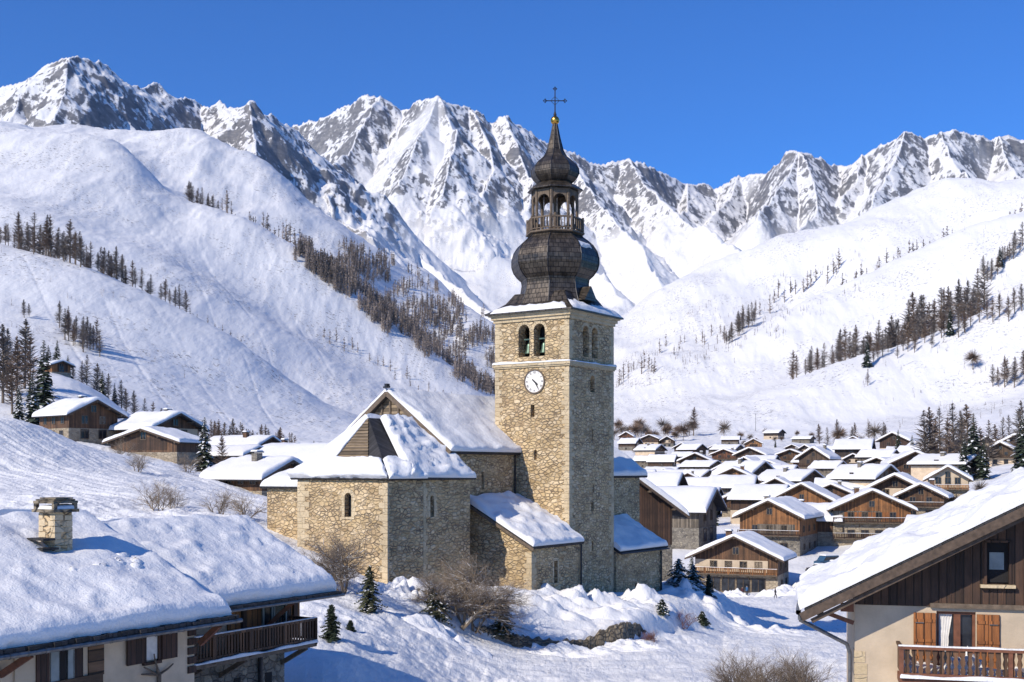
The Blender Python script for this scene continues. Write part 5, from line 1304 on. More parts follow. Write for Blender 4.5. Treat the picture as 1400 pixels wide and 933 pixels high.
for x in (aa+.15, ad+.95, ab-.35): mb = MB(); mb.box(x-.09, x+.09, wS2-.16, wS2-.05, zF+.02, zE2+.45); mb.build('post', M['shutterdark'], bw)
bal = empty('balcony', (0,0,0)); bal.parent = H2
mb = MB(); mb.box(-L2-.3, -.85, .45, wS2, zF-.18, zF); mb.build('deck', M['beam'], bal)
mb = MB(); railing(mb, (-L2-.2, .5, zF), (-.9, .5, zF), .88, .15, .085, .03); railing(mb, (-.9, .5, zF), (-.9, wS2, zF), .88, .15, .085, .03); mb.build('railing', M['woodbrown'], bal)
mb = MB(); snow_quad(mb, (-L2-.2,.43,zF+.93), (-.85,.43,zF+.93), (-.85,.57,zF+.93), (-L2-.2,.57,zF+.93), .04, (1,1,1,1), .2, .04); snow_quad(mb, (-L2-.2,.36,zF-.02), (-.85,.36,zF-.02), (-.85,.49,zF-.02), (-L2-.2,.49,zF-.02), .1, (1,1,1,1), .2, .05, .8); mb.build('rail_snow', M['snowfine'], bal, smooth=True)
mb = MB()
for x in (-L2+1.2, -4.6, -1.3): mb.bar((x, wS2, zF-.9), (x, .6, zF-.2), .14, .16)
mb.build('bracket', M['beam'], bal)
mb = MB(); mb.bar((wE-1.15, wS2-.1, zE2-1.25), (wE-.35, wS2-1.0, zE2-.15), .14, .16); mb.build('brace', M['beamred'], H2)
mb = MB(); mb.tube((-2.6, wS2-.15, zF-.1), (-2.6, wS2-.15, -13), .09, .09, 8); mb.tube((-2.9, wS2-.3, zF-.15), (-2.6, wS2-.15, zF-.5), .11, .09, 8); mb.build('downpipe', M['iron'], H2)
mb = MB(); mb.box(-3.9, -3.55, wS2-.04, wS2+.01, zF-1.5, zF-1.1); mb.box(-2.2, -1.85, wS2-.04, wS2+.01, zF-1.6, zF-1.15); mb.build('small_window', M['dark'], H2)
snp = [Vector(PT(298, 905, 40))]

# ------------------------------------------------------------------ foreground house, right
RR = -math.radians(14.5)
H3 = empty('chalet', (12.3, 42.0, 0), RR, 'large near chalet at the bottom right with dark board gable and orange shutters', 'chalet')
# local: x along the facade from its left corner, y into the house
W3 = 14.0; pit3 = math.radians(27.6); t3 = math.tan(pit3); zEv3 = -4.95  # roof surface height at x=-1.7
xr3 = W3/2; rz3 = lambda x: zEv3+(x+1.75)*t3 if x < xr3 else zEv3+(2*xr3-x+1.75)*t3
zcr = -4.9
mb = MB(); mb.box(0, W3, 0, 11, -14, zcr); lw3 = mb.build('lower_wall', M['render'], H3)
boolean_cut(lw3, [arch_cut((Vector((0,0,0)), X, Zv, Yv_), 3.42, -7.0, 1.30, 1.95, .35, True)])
mb = MB(); mb.prism([(.0, zcr+.01), (W3, zcr+.01), (W3, rz3(W3)-.3), (xr3, rz3(xr3)-.3), (0, rz3(0)-.3)], (Vector((0,-.06,0)), X, Zv, Yv_), 11); ug = mb.build('board_gable', M['wooddark'], H3, fix=True)
boolean_cut(ug, [arch_cut((Vector((0,-.06,0)), X, Zv, Yv_), 4.78, -4.05, .78, 1.5, .25, True)])
mb = MB(); mb.box(2.55, W3+.1, -.16, -.04, zcr-.02, zcr+.14); mb.build('sill_beam', M['beam'], ug)
mb = MB()
for x in np.arange(.15, W3, .34): mb.box(x, x+.05, -.085, -.05, zcr+.02, rz3(x)-.35) if abs(x-4.78) > .5 else mb.box(x, x+.05, -.085, -.05, zcr+.16, -4.1)
mb.build('cover_battens', M['wooddark'], ug)
yF, yB = -1.5, 6.6
mb = MB()
for s, xe in ((-1, -1.75), (1, W3+1.75)): slab(mb, (xr3, yF, rz3(xr3)), (xr3, yB, rz3(xr3)), (xe, yB, zEv3), (xe, yF, zEv3), .12)
rf3 = mb.build('roof', M['slate'], H3, fix=True)
mb = MB(); mb.bar((-1.85, yF-.04, zEv3-.28), (xr3, yF-.04, rz3(xr3)-.24), .07, .3); mb.bar((-1.5, yF+.1, zEv3-.42), (xr3, yF+.1, rz3(xr3)-.45), .06, .16); mb.build('verge_board', M['verge'], rf3)
mb = MB()
for x in (-1.2, .55, 2.7, 4.9, 7.0, 9.1): mb = MB(); mb.box(x-.11, x+.11, yF+.12, 0, rz3(x)-.50, rz3(x)-.22); mb.build('purlin_end', M['beam'], rf3)
mb = MB(); mb.box(-1.75, .0, yF+.02, -.08, 0, .0) if False else None
slab(mb, (xr3, yF+.03, rz3(xr3)-.14), (xr3, -.08, rz3(xr3)-.14), (-1.7, -.08, rz3(-1.7)-.14), (-1.7, yF+.03, rz3(-1.7)-.14), .04); mb.build('soffit', M['woodgrey'], rf3)
mb = MB(); snow_quad(mb, (-1.9, yF+.12, zEv3-.05), (-1.9, yB, zEv3-.05), (xr3, yB, rz3(xr3)+.02), (xr3, yF+.12, rz3(xr3)+.02), .46, (1,0,1,1), .15, .28, .4, 51, ragged=.1, lumps=.05)
snow_quad(mb, (W3+1.7, yF+.1, zEv3), (W3+1.7, yB, zEv3), (xr3, yB, rz3(xr3)), (xr3, yF+.1, rz3(xr3)), .5, (1,1,1,0), .4, .5, .3, 52)
# upper thicker layer that has slipped less
snow_quad(mb, (.3, yF+1.1, rz3(.3)+.2), (.2, yB, rz3(.2)+.2), (xr3, yB, rz3(xr3)+.2), (xr3, yF+1.6, rz3(xr3)+.2), .22, (1,0,1,1), .16, .3, .5, 53, ragged=.35, lumps=.05)
mb.build('roof_snow', M['snowroof'], rf3, smooth=True)
mb = MB(); mb.tube((-1.95, yF, zEv3-.12), (-1.95, yB, zEv3-.12), .09, .09, 8); g3 = mb.build('gutter', M['zinc'], rf3)
mb = MB(); pts = [(-1.9, -.9, zEv3-.2), (-1.9, -.9, zEv3-.45), (-.9, -.5, zEv3-1.0), (-.28, -.18, zEv3-1.35), (-.16, -.12, zEv3-1.7), (-.16, -.12, -12)]
for a, b in zip(pts[:-1], pts[1:]): mb.tube(a, b, .07, .07, 8, True)
mb.build('downpipe', M['zinc'], H3)
mb = MB(); mb.bar((-.05, -.5, zcr-.6), (-.9, -.5, zEv3-.25), .14, .14); mb.box(-.5, -.05, -.6, -.4, zcr-.2, zcr+.1); mb.build('corner_brace', M['beamred'], H3)
mb = MB(); z = -13
while z < zcr-2.0: quoins(mb, 0, 0, -1, -1, z, z+.42, rs, .55+.4*rs.random(), .4, .42, .02); z += .43
for k in range(7):
    xx = .75+rs.random()*.9; zz_ = -9.6+k*.33
    mb.box(xx*.2, xx, -.02, .05, zz_, zz_+.3) if k < 3 else None
mb.build('corner_stones', M['quoin'], H3)
# big window with curtain
win = empty('window', (0,0,0)); win.parent = H3; wx = 3.42
mb = MB(); mb.box(wx-.63, wx+.63, .28, .32, -7.0, -5.05); mb.build('pane', M['glass'], win)
mb = MB()
for x, w_ in ((wx-.60, .09), (wx+.60, .09), (wx+.05, .22)): mb.box(x-w_/2, x+w_/2, .14, .26, -7.0, -5.06)
mb.box(wx-.65, wx+.65, .13, .27, -5.16, -5.05)
mb.build('frame', M['beamred'], win)
mb = MB(); Gc = []
for i in range(17):
    u = i/16; Gc.append([(wx-.55+.45*u*(1-.45*(j/8)*(1 if j < 6 else .8)), .255+.02*math.sin(u*30), -5.15-1.35*j/8) for j in range(9)])
mb.grid(Gc); mb.build('curtain', M['cloth'], win, smooth=True)
for s in (-1, 1):
    for k in range(2):
        mb = MB(); x0 = wx+s*(.68+k*.38)
        x1_ = x0+s*.36; mb.box(x0, x1_, -.09, -.03, -7.0, -5.12); sh = mb.build('shutter', M['shutter'], win)
        for z in (-6.75, -6.15, -5.45): mb = MB(); mb.box(x0+s*.01, x1_-s*.01, -.12, -.091, z, z+.11); mb.build('ledge', M['shutter'], sh)
        mb = MB(); mb.box(x0+s*.02, x0+s*.3, -.135, -.121, -6.83+(k*1.35), -6.80+(k*1.35)); mb.build('hinge', M['zinc'], sh)
w2 = empty('attic_window', (0,0,0)); w2.parent = H3; wx2 = 4.78
mb = MB(); mb.box(wx2-.38, wx2+.38, .1, .14, -4.0, -2.6); mb.build('pane', M['dark'], w2)
mb = MB(); mb.box(wx2-.26, wx2+.22, .06, .09, -3.55, -2.95); mb.build('blind', M['greydoor'], w2)
mb = MB()
for s in (-1, 1): mb.box(wx2+s*.40-.04, wx2+s*.40+.04, -.12, .08, -4.05, -2.55)
mb.box(wx2-.44, wx2+.44, -.12, .08, -2.6, -2.52); mb.build('frame', M['wooddark'], w2)
mb = MB(); mb.box(wx2-.58, wx2+.55, -.3, -.06, -4.17, -4.06); mb.build('sill', M['quoin'], w2)
# balcony with flat carved balusters
bl = empty('balcony', (0,0,0)); bl.parent = H3; bz = -7.15; bx0 = 1.45; bx1 = W3+.4; by = -1.35
mb = MB(); mb.box(bx0, bx1, by-.05, 0, bz-.34, bz-.06); mb.build('deck', M['beamred'], bl)
mb = MB(); mb.box(bx0-.05, bx1, by-.1, by+.1, bz+.92, bz+1.02); mb.box(bx0, bx1, by-.06, by+.06, bz+.02, bz+.1)
for x in (bx0+.05, 5.0, 7.8): mb.box(x-.07, x+.07, by-.08, by+.08, bz-.05, bz+.95)
mb.build('rail', M['beamred'], bl)
mb = MB(); prof_ = [(.05,.1),(.085,.16),(.085,.26),(.045,.36),(.09,.52),(.05,.68),(.085,.8),(.085,.92)]
x = bx0+.24
while x < bx1:
    pl_ = [(-a, z) for a, z in prof_]+[(a, z) for a, z in reversed(prof_)]
    mb.prism([(a, z) for a, z in pl_], (Vector((x, by-.02, bz)), X, Zv, Yv_), .035); x += .225
mb.build('balusters', M['woodbrown'], bl)
mb = MB()
y = by+.15
while y < -.1: mb.box(bx0+.0, bx0+.04, y-.06, y+.06, bz+.1, bz+.92); y += .2
mb.box(bx0-.04, bx0+.08, by, 0, bz+.92, bz+1.0); mb.build('side_rail', M['woodbrown'], bl)
mb = MB(); snow_quad(mb, (bx0-.05,by-.1,bz+1.02), (bx1,by-.1,bz+1.02), (bx1,by+.1,bz+1.02), (bx0-.05,by+.1,bz+1.02), .045, (1,1,1,1), .2, .05, .5); snow_quad(mb, (bx0,by-.2,bz-.06), (bx1,by-.2,bz-.06), (bx1,by-.03,bz-.06), (bx0,by-.03,bz-.06), .11, (1,1,1,1), .2, .06, .6)
snow_quad(mb, (bx0+.1,by+.1,bz-.05), (bx1,by+.1,bz-.05), (bx1,-.05,bz-.05), (bx0+.1,-.05,bz-.05), .3, (1,1,1,0), .2, .2, .6)
mb.build('balcony_snow', M['snowfine'], bl, smooth=True)
clump('snow_heap', 3.6, -.75, bz+.1, .8, .5, .95, 3, bl)
mb = MB()
for x in (3.3, 5.5, 7.9): mb.box(x-.13, x+.13, by+.1, 0, bz-.56, bz-.34); mb.bar((x, -.02, bz-1.5), (x, by+.25, bz-.56), .18, .18)
mb.build('bracket', M['beamred'], bl)
# ------------------------------------------------------------------ vegetation
M['bark'] = mat_plain('grey_bark', (.15,.115,.085), .9, 0, .4, 4, .01)
M['barklight'] = mat_plain('pale_twig_bark', (.24,.185,.13), .9, 0, .3, 4)  # paler bark tone of the light-twigged trees and shrubs
M['larch'] = mat_plain('bare_larch_twigs', (.165,.135,.112), .95, 0, .4, .5)
M['forest'] = mat_plain('mixed_larch_wood', (.20,.165,.145), .95, 0, .45, .03)
M['larchbrown'] = mat_plain('brown_larch_twigs', (.17,.115,.08), .95, 0, .3, .5)
M['needle'] = mat_plain('spruce_needles', (.035,.05,.028), .9, 0, .5, 1.5)
M['needleolive'] = mat_plain('olive_needles', (.075,.08,.04), .9, 0, .45, 2.5)
def far_larch(rg, h, mat, dens=1.0):
    r = empty('bare_larch', (0,0,0)); mb = MB(); lean = Vector((rg.uniform(-.03,.03), rg.uniform(-.03,.03), 1))
    mb.tube((0,0,-1.5), lean*h*.97, .022*h, .004*h, 5); mb.build('trunk', M['bark'], r)
    mb = MB(); n = int(280*dens)
    for k in range(n):
        t = rg.uniform(.12, 1)**.85; z = h*t; R = h*.30*(1-t)**.7*rg.uniform(.3, 1.2)+.012*h; a = rg.uniform(0, 2*PI)
        d = Vector((math.cos(a), math.sin(a), 0)); p0 = lean*z; p1 = p0+d*R+Zv*R*rg.uniform(.0, .8)
        wv = Vector((-d.y, d.x, 0))*.0065*h*rg.uniform(.4, 1.4)+Zv*.008*h*rg.uniform(.2, 1)
        m_ = p0.lerp(p1, .5)+Zv*rg.uniform(-.02, .02)*h
        mb.add([p0-wv*.6, m_-wv, p1, m_+wv, p0+wv*.6], [(0,1,3,4), (1,2,3)])
    mb.build('crown', M[mat], r); return r
def far_fir(rg, h, snow=.35, mat='needle', n=190, name='fir_tree'):
    r = empty(name, (0,0,0)); mb = MB(); mb.tube((0,0,-1), (0,0,h*.97), .02*h, .004*h, 5); mb.build('trunk', M['bark'], r)
    mb = MB(); ms = MB()
    for k in range(n):
        t = (k+rg.random())/n; z = h*(.06+.92*t); R = h*(.21*(1-t)**.8+.012)*rg.uniform(.65, 1.15); a = k*2.4+rg.uniform(-.4,.4)
        d = Vector((math.cos(a), math.sin(a), 0)); sd = Vector((-d.y, d.x, 0)); dr = -.30*R*rg.uniform(.5, 1.4); w_ = R*.30+.008*h
        p0 = Zv*z; pm = p0+d*R*.6+Zv*dr*.35; p1 = p0+d*R+Zv*dr
        mb.add([p0, pm-sd*w_*.8, p1-sd*w_*.15, p1+sd*w_*.15, pm+sd*w_*.8], [(0,1,2,3,4)])
        for s in (-1, 1): mb.add([p0.lerp(pm,.3), pm+sd*s*w_*1.1+Zv*dr*.35, pm-Zv*R*.14, ], [(0,1,2)])
        if rg.random() < snow:
            o = Zv*.012*h; q = .75; mm = p0.lerp(pm, .4)
            ms.add([mm+o*.4, pm-sd*w_*.6*q+o, p1-sd*w_*.1+o*.7, p1+sd*w_*.1+o*.7, pm+sd*w_*.6*q+o], [(0,1,2,3,4)])
    mb.build('foliage', M[mat], r)
    if snow: ms.build('snow_load', M['snow'], r)
    return r
def round_tree(rg, h, mat='larchbrown', n=420, name='bare_tree'):
    r = empty(name, (0,0,0)); mb = MB(); mb.tube((0,0,-1), (0,0,h*.5), .02*h, .01*h, 5); mb.build('trunk', M['bark'], r); mb = MB()
    for k in range(n):
        d = Vector((rg.gauss(0,1), rg.gauss(0,1), rg.gauss(0,1)*.8+.2)).normalized(); c = Vector((0,0,h*.5)); a = c+d*h*.12*rg.random(); b = c+Vector((d.x*.46, d.y*.46, d.z*.48))*h*rg.uniform(.6, 1)
        sd = d.cross(Vector((rg.random(), rg.random(), rg.random()))).normalized()*.009*h
        mb.add([a-sd, a+sd, b+sd*.3, b-sd*.3], [(0,1,2,3)])
    mb.build('crown', M[mat], r); return r

rt = random.Random(99)
LAR = [far_larch(rt, 10, m, d) for m, d in (('larch',1.0), ('larch',1.3), ('larchbrown',1.1), ('larch',.7), ('larchbrown',.8))]
FIR = [far_fir(rt, 10, .35), far_fir(rt, 10, .2), far_fir(rt, 10, .7)]
BUS = [round_tree(rt, 10), round_tree(rt, 10, 'larch', 260)]
usedt = set()
def plant(proto, p, h, label, cat='tree', group=None, name=None):
    r = proto if proto.name not in usedt else copy_tree(proto); usedt.add(proto.name)
    r.location = p; s = h/10; r.scale = (s*rt.uniform(.85, 1.2), s*rt.uniform(.85, 1.2), s); r.rotation_euler = (0, 0, rt.uniform(0, 6.28))
    return tag(r, label, cat, group)
def row(fn, n, protos_, hpx, label, group):
    for i in range(n):
        p = fn(i/(max(1, n-1)), i); h = rt.uniform(*hpx)/F*p.y
        plant(rt.choice(protos_), p-Vector((0,0,.3)), h, label, 'tree', group)
def alongY(px0, px1, Y0, Y1, jit=4): return lambda t, i: spot(px0+(px1-px0)*t+rt.uniform(-jit, jit), rt.uniform(Y0, Y1))
def area(px0, px1, py0, py1, Y0, Y1): # py at the two ends, with scatter
    return lambda t, i: hit(px0+(px1-px0)*t+rt.uniform(-5, 5), py0+(py1-py0)*t+rt.uniform(-7, 7), Y0, Y1)
L_, Fi = LAR, FIR
small = []
def tiny(fn, n, hpx):
    for i in range(n):
        p = fn(i/(max(1, n-1)), i); small.append((p-Vector((0,0,.3)), rt.uniform(*hpx)/F*p.y))
row(alongY(2, 18, 790, 830), 4, L_, (22, 32), 'bare larch at the far left end of the row on the lower left crest', 'larches left end of lower crest')
row(alongY(22, 112, 770, 880), 26, L_, (36, 62), 'tall bare larch in the dense clump on the lower left slope crest', 'larches in the dense left crest clump')
row(alongY(112, 184, 790, 850), 20, L_, (26, 46), 'bare larch in the thinning row right of the dense left crest clump', 'larches in the thinning crest row')
row(alongY(193, 256, 790, 830), 9, L_, (20, 40), 'small scattered larch at the lower right end of the left crest row', 'larches ending the crest row')
tiny(alongY(262, 330, 790, 815), 7, (8, 16))
row(area(86, 132, 455, 486, 600, 800), 16, L_, (30, 44), 'bare larch in the isolated clump on the open slope above the left chalets', 'larches in the isolated clump')
row(area(30, 44, 430, 430, 600, 800), 2, L_, (18, 26), 'lone small larch on the open snow left of the isolated clump', 'lone larches left')
row(alongY(255, 298, 1500, 1540), 10, L_, (22, 32), 'larch in the small dark group on the upper left skyline ridge', 'larches in the upper ridge group')
tiny(alongY(304, 450, 1440, 1560), 34, (18, 34))
row(alongY(-6, 40, 232, 262, 3), 7, L_, (75, 112), 'very tall bare larch at the left picture edge behind the firs', 'tall larches at left edge')
plant(FIR[1], spot(60, 235), 16.5, 'largest dark fir, directly left of the highest knoll chalet', 'tree')
plant(FIR[0], spot(44, 215), 11, 'snow dusted fir below the largest dark fir at the far left', 'tree')
plant(FIR[2], spot(26, 205), 9, 'short whitened fir beside the mound at the far left', 'tree')
plant(FIR[1], spot(78, 300), 9.5, 'dark fir right behind the tiny orange hut', 'tree')
plant(FIR[0], spot(66, 305), 8, 'slim fir just left of the tiny orange hut', 'tree')
row(alongY(92, 168, 300, 325), 9, L_+Fi[:2], (34, 50), 'tree in the row on the ridge right of the tiny orange hut', 'trees on the ridge by the hut')
row(alongY(172, 262, 300, 330), 8, L_, (30, 42), 'bare larch in the row behind the right-hand knoll chalet', 'larches behind the knoll chalet')
row(alongY(276, 400, 400, 440), 34, L_, (26, 42), 'bare larch in the grey belt behind the low white roofs left of the church', 'larches in the grey belt')
plant(FIR[1], spot(429, 330), 7.8, 'taller of two dark firs standing above the white roofs left of the church', 'tree')
plant(FIR[0], spot(450, 330), 6.2, 'shorter of two dark firs standing above the white roofs left of the church', 'tree')
plant(FIR[2], spot(280, 168), 8.2, 'snow-laden fir on the right shoulder of the left knoll', 'tree')
plant(L_[2], spot(304, 165), 6.5, 'brown leafless tree next to the snow-laden fir on the knoll', 'tree')
plant(BUS[0], spot(303, 900), 8, 'lone round bare tree on the open left slope', 'tree')
tiny(area(440, 680, 460, 590, 800, 1350), 24, (12, 22))
# right slopes
row(area(992, 1034, 470, 440, 1300, 2000), 16, L_, (18, 34), 'larch in the dark clump in the middle of the right slope', 'larches in the middle clump')
tiny(area(1036, 1150, 430, 375, 1300, 2060), 16, (14, 30))
tiny(area(904, 985, 484, 462, 1100, 2000), 12, (12, 22))
tiny(area(842, 900, 520, 505, 1100, 1900), 12, (12, 26))
tiny(alongY(1150, 1400, 1545, 1600), 34, (18, 34))
row(alongY(1082, 1145, 1150, 1200), 13, L_, (22, 44), 'larch at the lower left end of the tall diagonal belt on the right slope', 'larches lower belt end')
row(alongY(1146, 1240, 1170, 1240), 22, L_, (36, 58), 'tall larch in the middle of the diagonal belt on the right slope', 'larches middle of the belt')
row(alongY(1240, 1345, 1170, 1260), 24, L_, (46, 74), 'tallest larch in the dense upper part of the diagonal belt', 'larches upper belt')
row(area(1188, 1330, 498, 452, 900, 1150), 20, L_+Fi[:1], (22, 42), 'tree in the second row in front of the diagonal belt', 'trees in the second row right')
row(area(1336, 1398, 448, 430, 900, 1150), 7, L_, (30, 44), 'thin larch at the right edge above the open snow strip', 'larches right edge upper')
row(area(1345, 1400, 390, 340, 1160, 1450), 14, L_+Fi[:1], (16, 34), 'tree scattered high at the right edge of the slope', 'trees high right edge')
plant(BUS[0], hit(1330, 508, 800, 1150), 20, 'lone round bare tree on the open right slope', 'tree')
plant(L_[3], hit(1186, 528, 800, 1150), 15, 'single thin larch on the bare snow below the diagonal belt', 'tree')
row(area(1355, 1398, 532, 525, 560, 1000), 7, L_, (26, 44), 'larch in the clump at the right edge above the big firs', 'larches right edge lower')
row(alongY(1262, 1322, 400, 460, 5), 11, L_, (60, 92), 'large bare larch behind the right-hand village houses', 'large larches behind village')
row(alongY(1340, 1400, 380, 440, 5), 7, L_, (50, 82), 'large bare larch at the right edge behind the broad white roof', 'large larches far right')
plant(FIR[1], spot(1228, 520), 15.5, 'dark pointed fir above the village, left of the tree group', 'tree')
plant(FIR[0], spot(1247, 500), 13, 'fir just right of the dark pointed fir above the village', 'tree')
plant(FIR[1], spot(1331, 330), 19, 'tallest dark fir rising behind the tall cream house', 'tree')
plant(FIR[0], spot(1318, 325), 13, 'snowy fir touching the tallest fir on its left', 'tree')
plant(FIR[1], spot(1345, 322), 12, 'dark fir touching the tallest fir on its right', 'tree')
plant(FIR[0], spot(1398, 360), 17, 'dark fir cut by the right picture edge', 'tree')
row(area(1125, 1222, 612, 606, 560, 900), 12, L_+BUS, (20, 34), 'grey leafless tree in the row above the upper right houses', 'grey trees above upper right houses')
row(area(842, 945, 596, 600, 780, 1000), 18, BUS, (18, 30), 'round grey bush in the belt behind the farthest houses', 'grey bushes behind far houses')
plant(L_[2], hit(948, 596, 700, 1000), 22, 'brown leafless tree rising above the bushes behind the farthest houses', 'tree')
plant(BUS[1], hit(990, 600, 700, 1000), 16, 'big solitary round bush at the foot of the right slope', 'bush')
row(area(1010, 1110, 604, 600, 600, 1000), 9, BUS, (8, 15), 'low bush in the hedge line under the right slope', 'low bushes under right slope')
plant(FIR[1], spot(974, 275), 9, 'dark fir among the white roofs above the snow-laden fir', 'tree')
for k, (px, py) in enumerate(((868,622),(905,650),(938,640),(960,640),(985,672),(1004,692),(1030,664),(1055,678),(1075,650),(1092,700),(1120,668),(1146,676),(1176,652),(1210,676),(1236,656),(1262,690),(1284,680),(1322,690),(1340,684),(1238,708),(1160,704),(1080,716),(940,712),(956,700),(1330,640),(1384,664),(1100,642),(1140,636),(1018,614),(1060,612),(1290,700),(1308,704))):
    p = hit(px, py, 195, 950); b_ = [BUS[0], FIR[0], BUS[1], L_[1]][k % 4]; plant(b_, p, rt.uniform(3.5, 7), 'small %s between the village roofs' % ['leafless bush', 'snowy fir', 'leafless bush', 'thin bare tree'][k % 4], 'tree', ['leafless bushes in the village', 'small firs in the village', 'leafless bushes in the village', 'thin trees in the village'][k % 4])
# forest and scrub nobody could count
def slivers(name, pts, mat, label, per=34):
    rg = random.Random(5); V_ = []; F_ = []
    for (p, h) in pts:
        for k in range(per):
            t = rg.random()**.8; z = h*(.08+.9*t); R = h*.26*(1-t)**.7*rg.uniform(.4, 1.2)+.02*h; a = rg.uniform(0, 6.28)
            dx, dy = math.cos(a), math.sin(a); ww = .025*h*rg.uniform(.5, 1.3); up = R*rg.uniform(0, .8)
            b = len(V_); V_ += [(p.x-dy*ww, p.y+dx*ww, p.z+z-ww), (p.x+dx*R, p.y+dy*R, p.z+z+up), (p.x+dy*ww, p.y-dx*ww, p.z+z+ww)]; F_.append((b, b+1, b+2))
        b = len(V_); V_ += [(p.x-.03*h, p.y, p.z-.3), (p.x+.03*h, p.y, p.z-.3), (p.x, p.y, p.z+h)]; F_.append((b, b+1, b+2))
    o = np_mesh(name, np.array(V_), np.array(F_), mat, smooth=False); return tag(o, label, None, None, 'stuff')
pts = small; pts2 = []
for i in range(3400):
    px = rt.uniform(395, 690)
    lo_ = np.interp(px, [395, 470, 540, 620, 690], [352, 408, 470, 522, 552]); hi_ = np.interp(px, [395, 470, 540, 620, 690], [322, 338, 360, 385, 425])
    py = rt.uniform(hi_, lo_)
    if fb((px*.03, py*.055, 4), 3) + fb((px*.008, py*.02, 9), 2)*.6 < -.03+.10*rt.random(): continue
    p = hit(px, py, 1180, 2200); pts.append((p, rt.uniform(9, 24)))
for i in range(340):   # darker wood behind the ridge, running down to the tower
    px = rt.uniform(450, 690); p = spot(px, rt.uniform(1370, 1450)); pts.append((p, rt.uniform(12, 24)))
slivers('larch_forest', pts, M['forest'], 'dark larch forest covering the gully left of the tower and the farthest larches')
pts = []
for i in range(1300):
    px = rt.uniform(842, 1180); py = rt.uniform(np.interp(px, [842, 1180], [470, 330]), np.interp(px, [842, 1000, 1180], [540, 500, 400]))
    if fb((px*.025, py*.05, 14), 3) < .12: continue
    p = hit(px, py, 1100, 2060); pts.append((p, rt.uniform(3, 8)))
for i in range(700):
    px = rt.uniform(0, 640); py = rt.uniform(np.interp(px, [0, 400], [190, 350]), np.interp(px, [0, 640], [480, 590]))
    if fb((px*.02, py*.04, 24), 3) < .17: continue
    p = hit(px, py, 620, 1650); pts.append((p, rt.uniform(1.5, 4.5)))
for i in range(700):
    px = rt.uniform(1180, 1400); py = rt.uniform(300, 590)
    if fb((px*.02, py*.04, 34), 3) < .15: continue
    p = hit(px, py, 560, 1450); pts.append((p, rt.uniform(2, 6)))
slivers('scrub', pts, M['larch'], 'low dark scrub poking through the snow on the valley slopes', 9)

# near leafless trees: recursive branching
def branch(mb, ms, p, d, L, r, lvl, rg, snow, sp=.55, up=.05):
    n = 4 if lvl < 2 else 3; q = p
    for i in range(n):
        d = (d+Vector((rg.uniform(-1,1), rg.uniform(-1,1), rg.uniform(-.9,.9)+up))*.22).normalized(); e = q+d*L/n
        ra = r*(1-.4*i/n); rb_ = r*(1-.45*(i+1)/n); mb.tube(q, e, ra, rb_, 5 if lvl < 2 else 3)
        if snow and lvl < 4 and abs(d.z) < .85 and rg.random() < snow: ms.tube(q+Zv*ra*.8, e+Zv*rb_*.8, ra*.75, rb_*.75, 4)
        q = e
        if lvl < 4 and (i > 0 or lvl > 0):
            for k in range(2 if lvl < 4 else 1):
                ax = Vector((rg.uniform(-1,1), rg.uniform(-1,1), rg.uniform(-.5,.45))); dd = (d+ax*sp*2.1).normalized()
                branch(mb, ms, q, dd, L*rg.uniform(.5, .72), rb_*.66, lvl+1, rg, snow, sp, up)
def bare(name, p, h, seed, stems, spread, snow, label, mat='bark', lvl0=1, r0=.025, cat='tree', sp=.5):
    rg = random.Random(seed); r = empty(name, p, 0, label, cat); mb = MB(); ms = MB()
    for s in range(stems):
        a = 2*PI*s/stems+rg.uniform(-.5,.5); d = Vector((math.cos(a)*spread*rg.uniform(.5,1), math.sin(a)*spread*rg.uniform(.5,1), 1)).normalized()
        branch(mb, ms, Vector((rg.uniform(-.1,.1)*stems*.6, rg.uniform(-.1,.1)*stems*.6, -.3)), d, h*.52, h*r0, lvl0, rg, snow, sp)
    mb.build('branches', M[mat], r)
    if snow: ms.build('branch_snow', M['snow'], r)
    return r
def near(px, Y, dz=0): p = spot(px, Y); p.z += dz; return p
bare('bare_tree', near(468, 71.5), 4.3, 3, 4, .9, .25, 'bare snow-flecked tree by the left corner of the choir', 'bark', 0, .024)
bare('bare_tree', near(628, 74.5), 5.2, 11, 5, 1.1, .3, 'large many-stemmed bare tree standing before the lean-to', 'barklight', 0, .022)
bare('bare_tree', near(652, 75.5), 4.2, 12, 4, 1.0, .3, 'smaller bare tree right of the large one before the lean-to', 'bark', 0, .022)
for k, (px, Y, h) in enumerate(((215, 92, 3.2), (238, 96, 2.4), (300, 95, 2.8), (338, 92, 3.0), (188, 128, 3.0), (168, 150, 3.0), (255, 140, 3.2))):
    bare('bare_shrub', near(px, Y), h, 30+k, 4, .5, 0, 'thin leafless shrub on the snow slope above the near left roof', 'barklight', 1, .014, 'shrub')['group'] = 'leafless shrubs above the left roof'
for k, (px, Y, h, st) in enumerate(((1015, 60, 3.5, 10), (1058, 58, 3.4, 12), (1096, 61, 3.1, 10))):
    bare('bare_bush', near(px, Y, .1), h, 60+k, st, .75, 0, ['leftmost dense leafless bush at the bottom edge by the road', 'middle dense leafless bush at the bottom edge by the road', 'right dense leafless bush at the bottom edge by the road'][k], 'bark', 1, .013, 'bush', .4)
bare('bare_bush', near(1146, 49, 0), 4.0, 70, 8, .45, .2, 'snow-flecked tall bush against the corner of the near right chalet', 'bark', 1, .013, 'bush')
bare('bare_bush', near(932, 88), 1.9, 71, 5, .4, .0, 'reddish thin bush on the bank right of the retaining wall', 'beamred', 1, .014, 'bush')
bare('bare_bush', near(888, 82), 1.3, 72, 6, .7, .0, 'low brown bush at the right end of the retaining wall', 'beamred', 1, .014, 'bush')
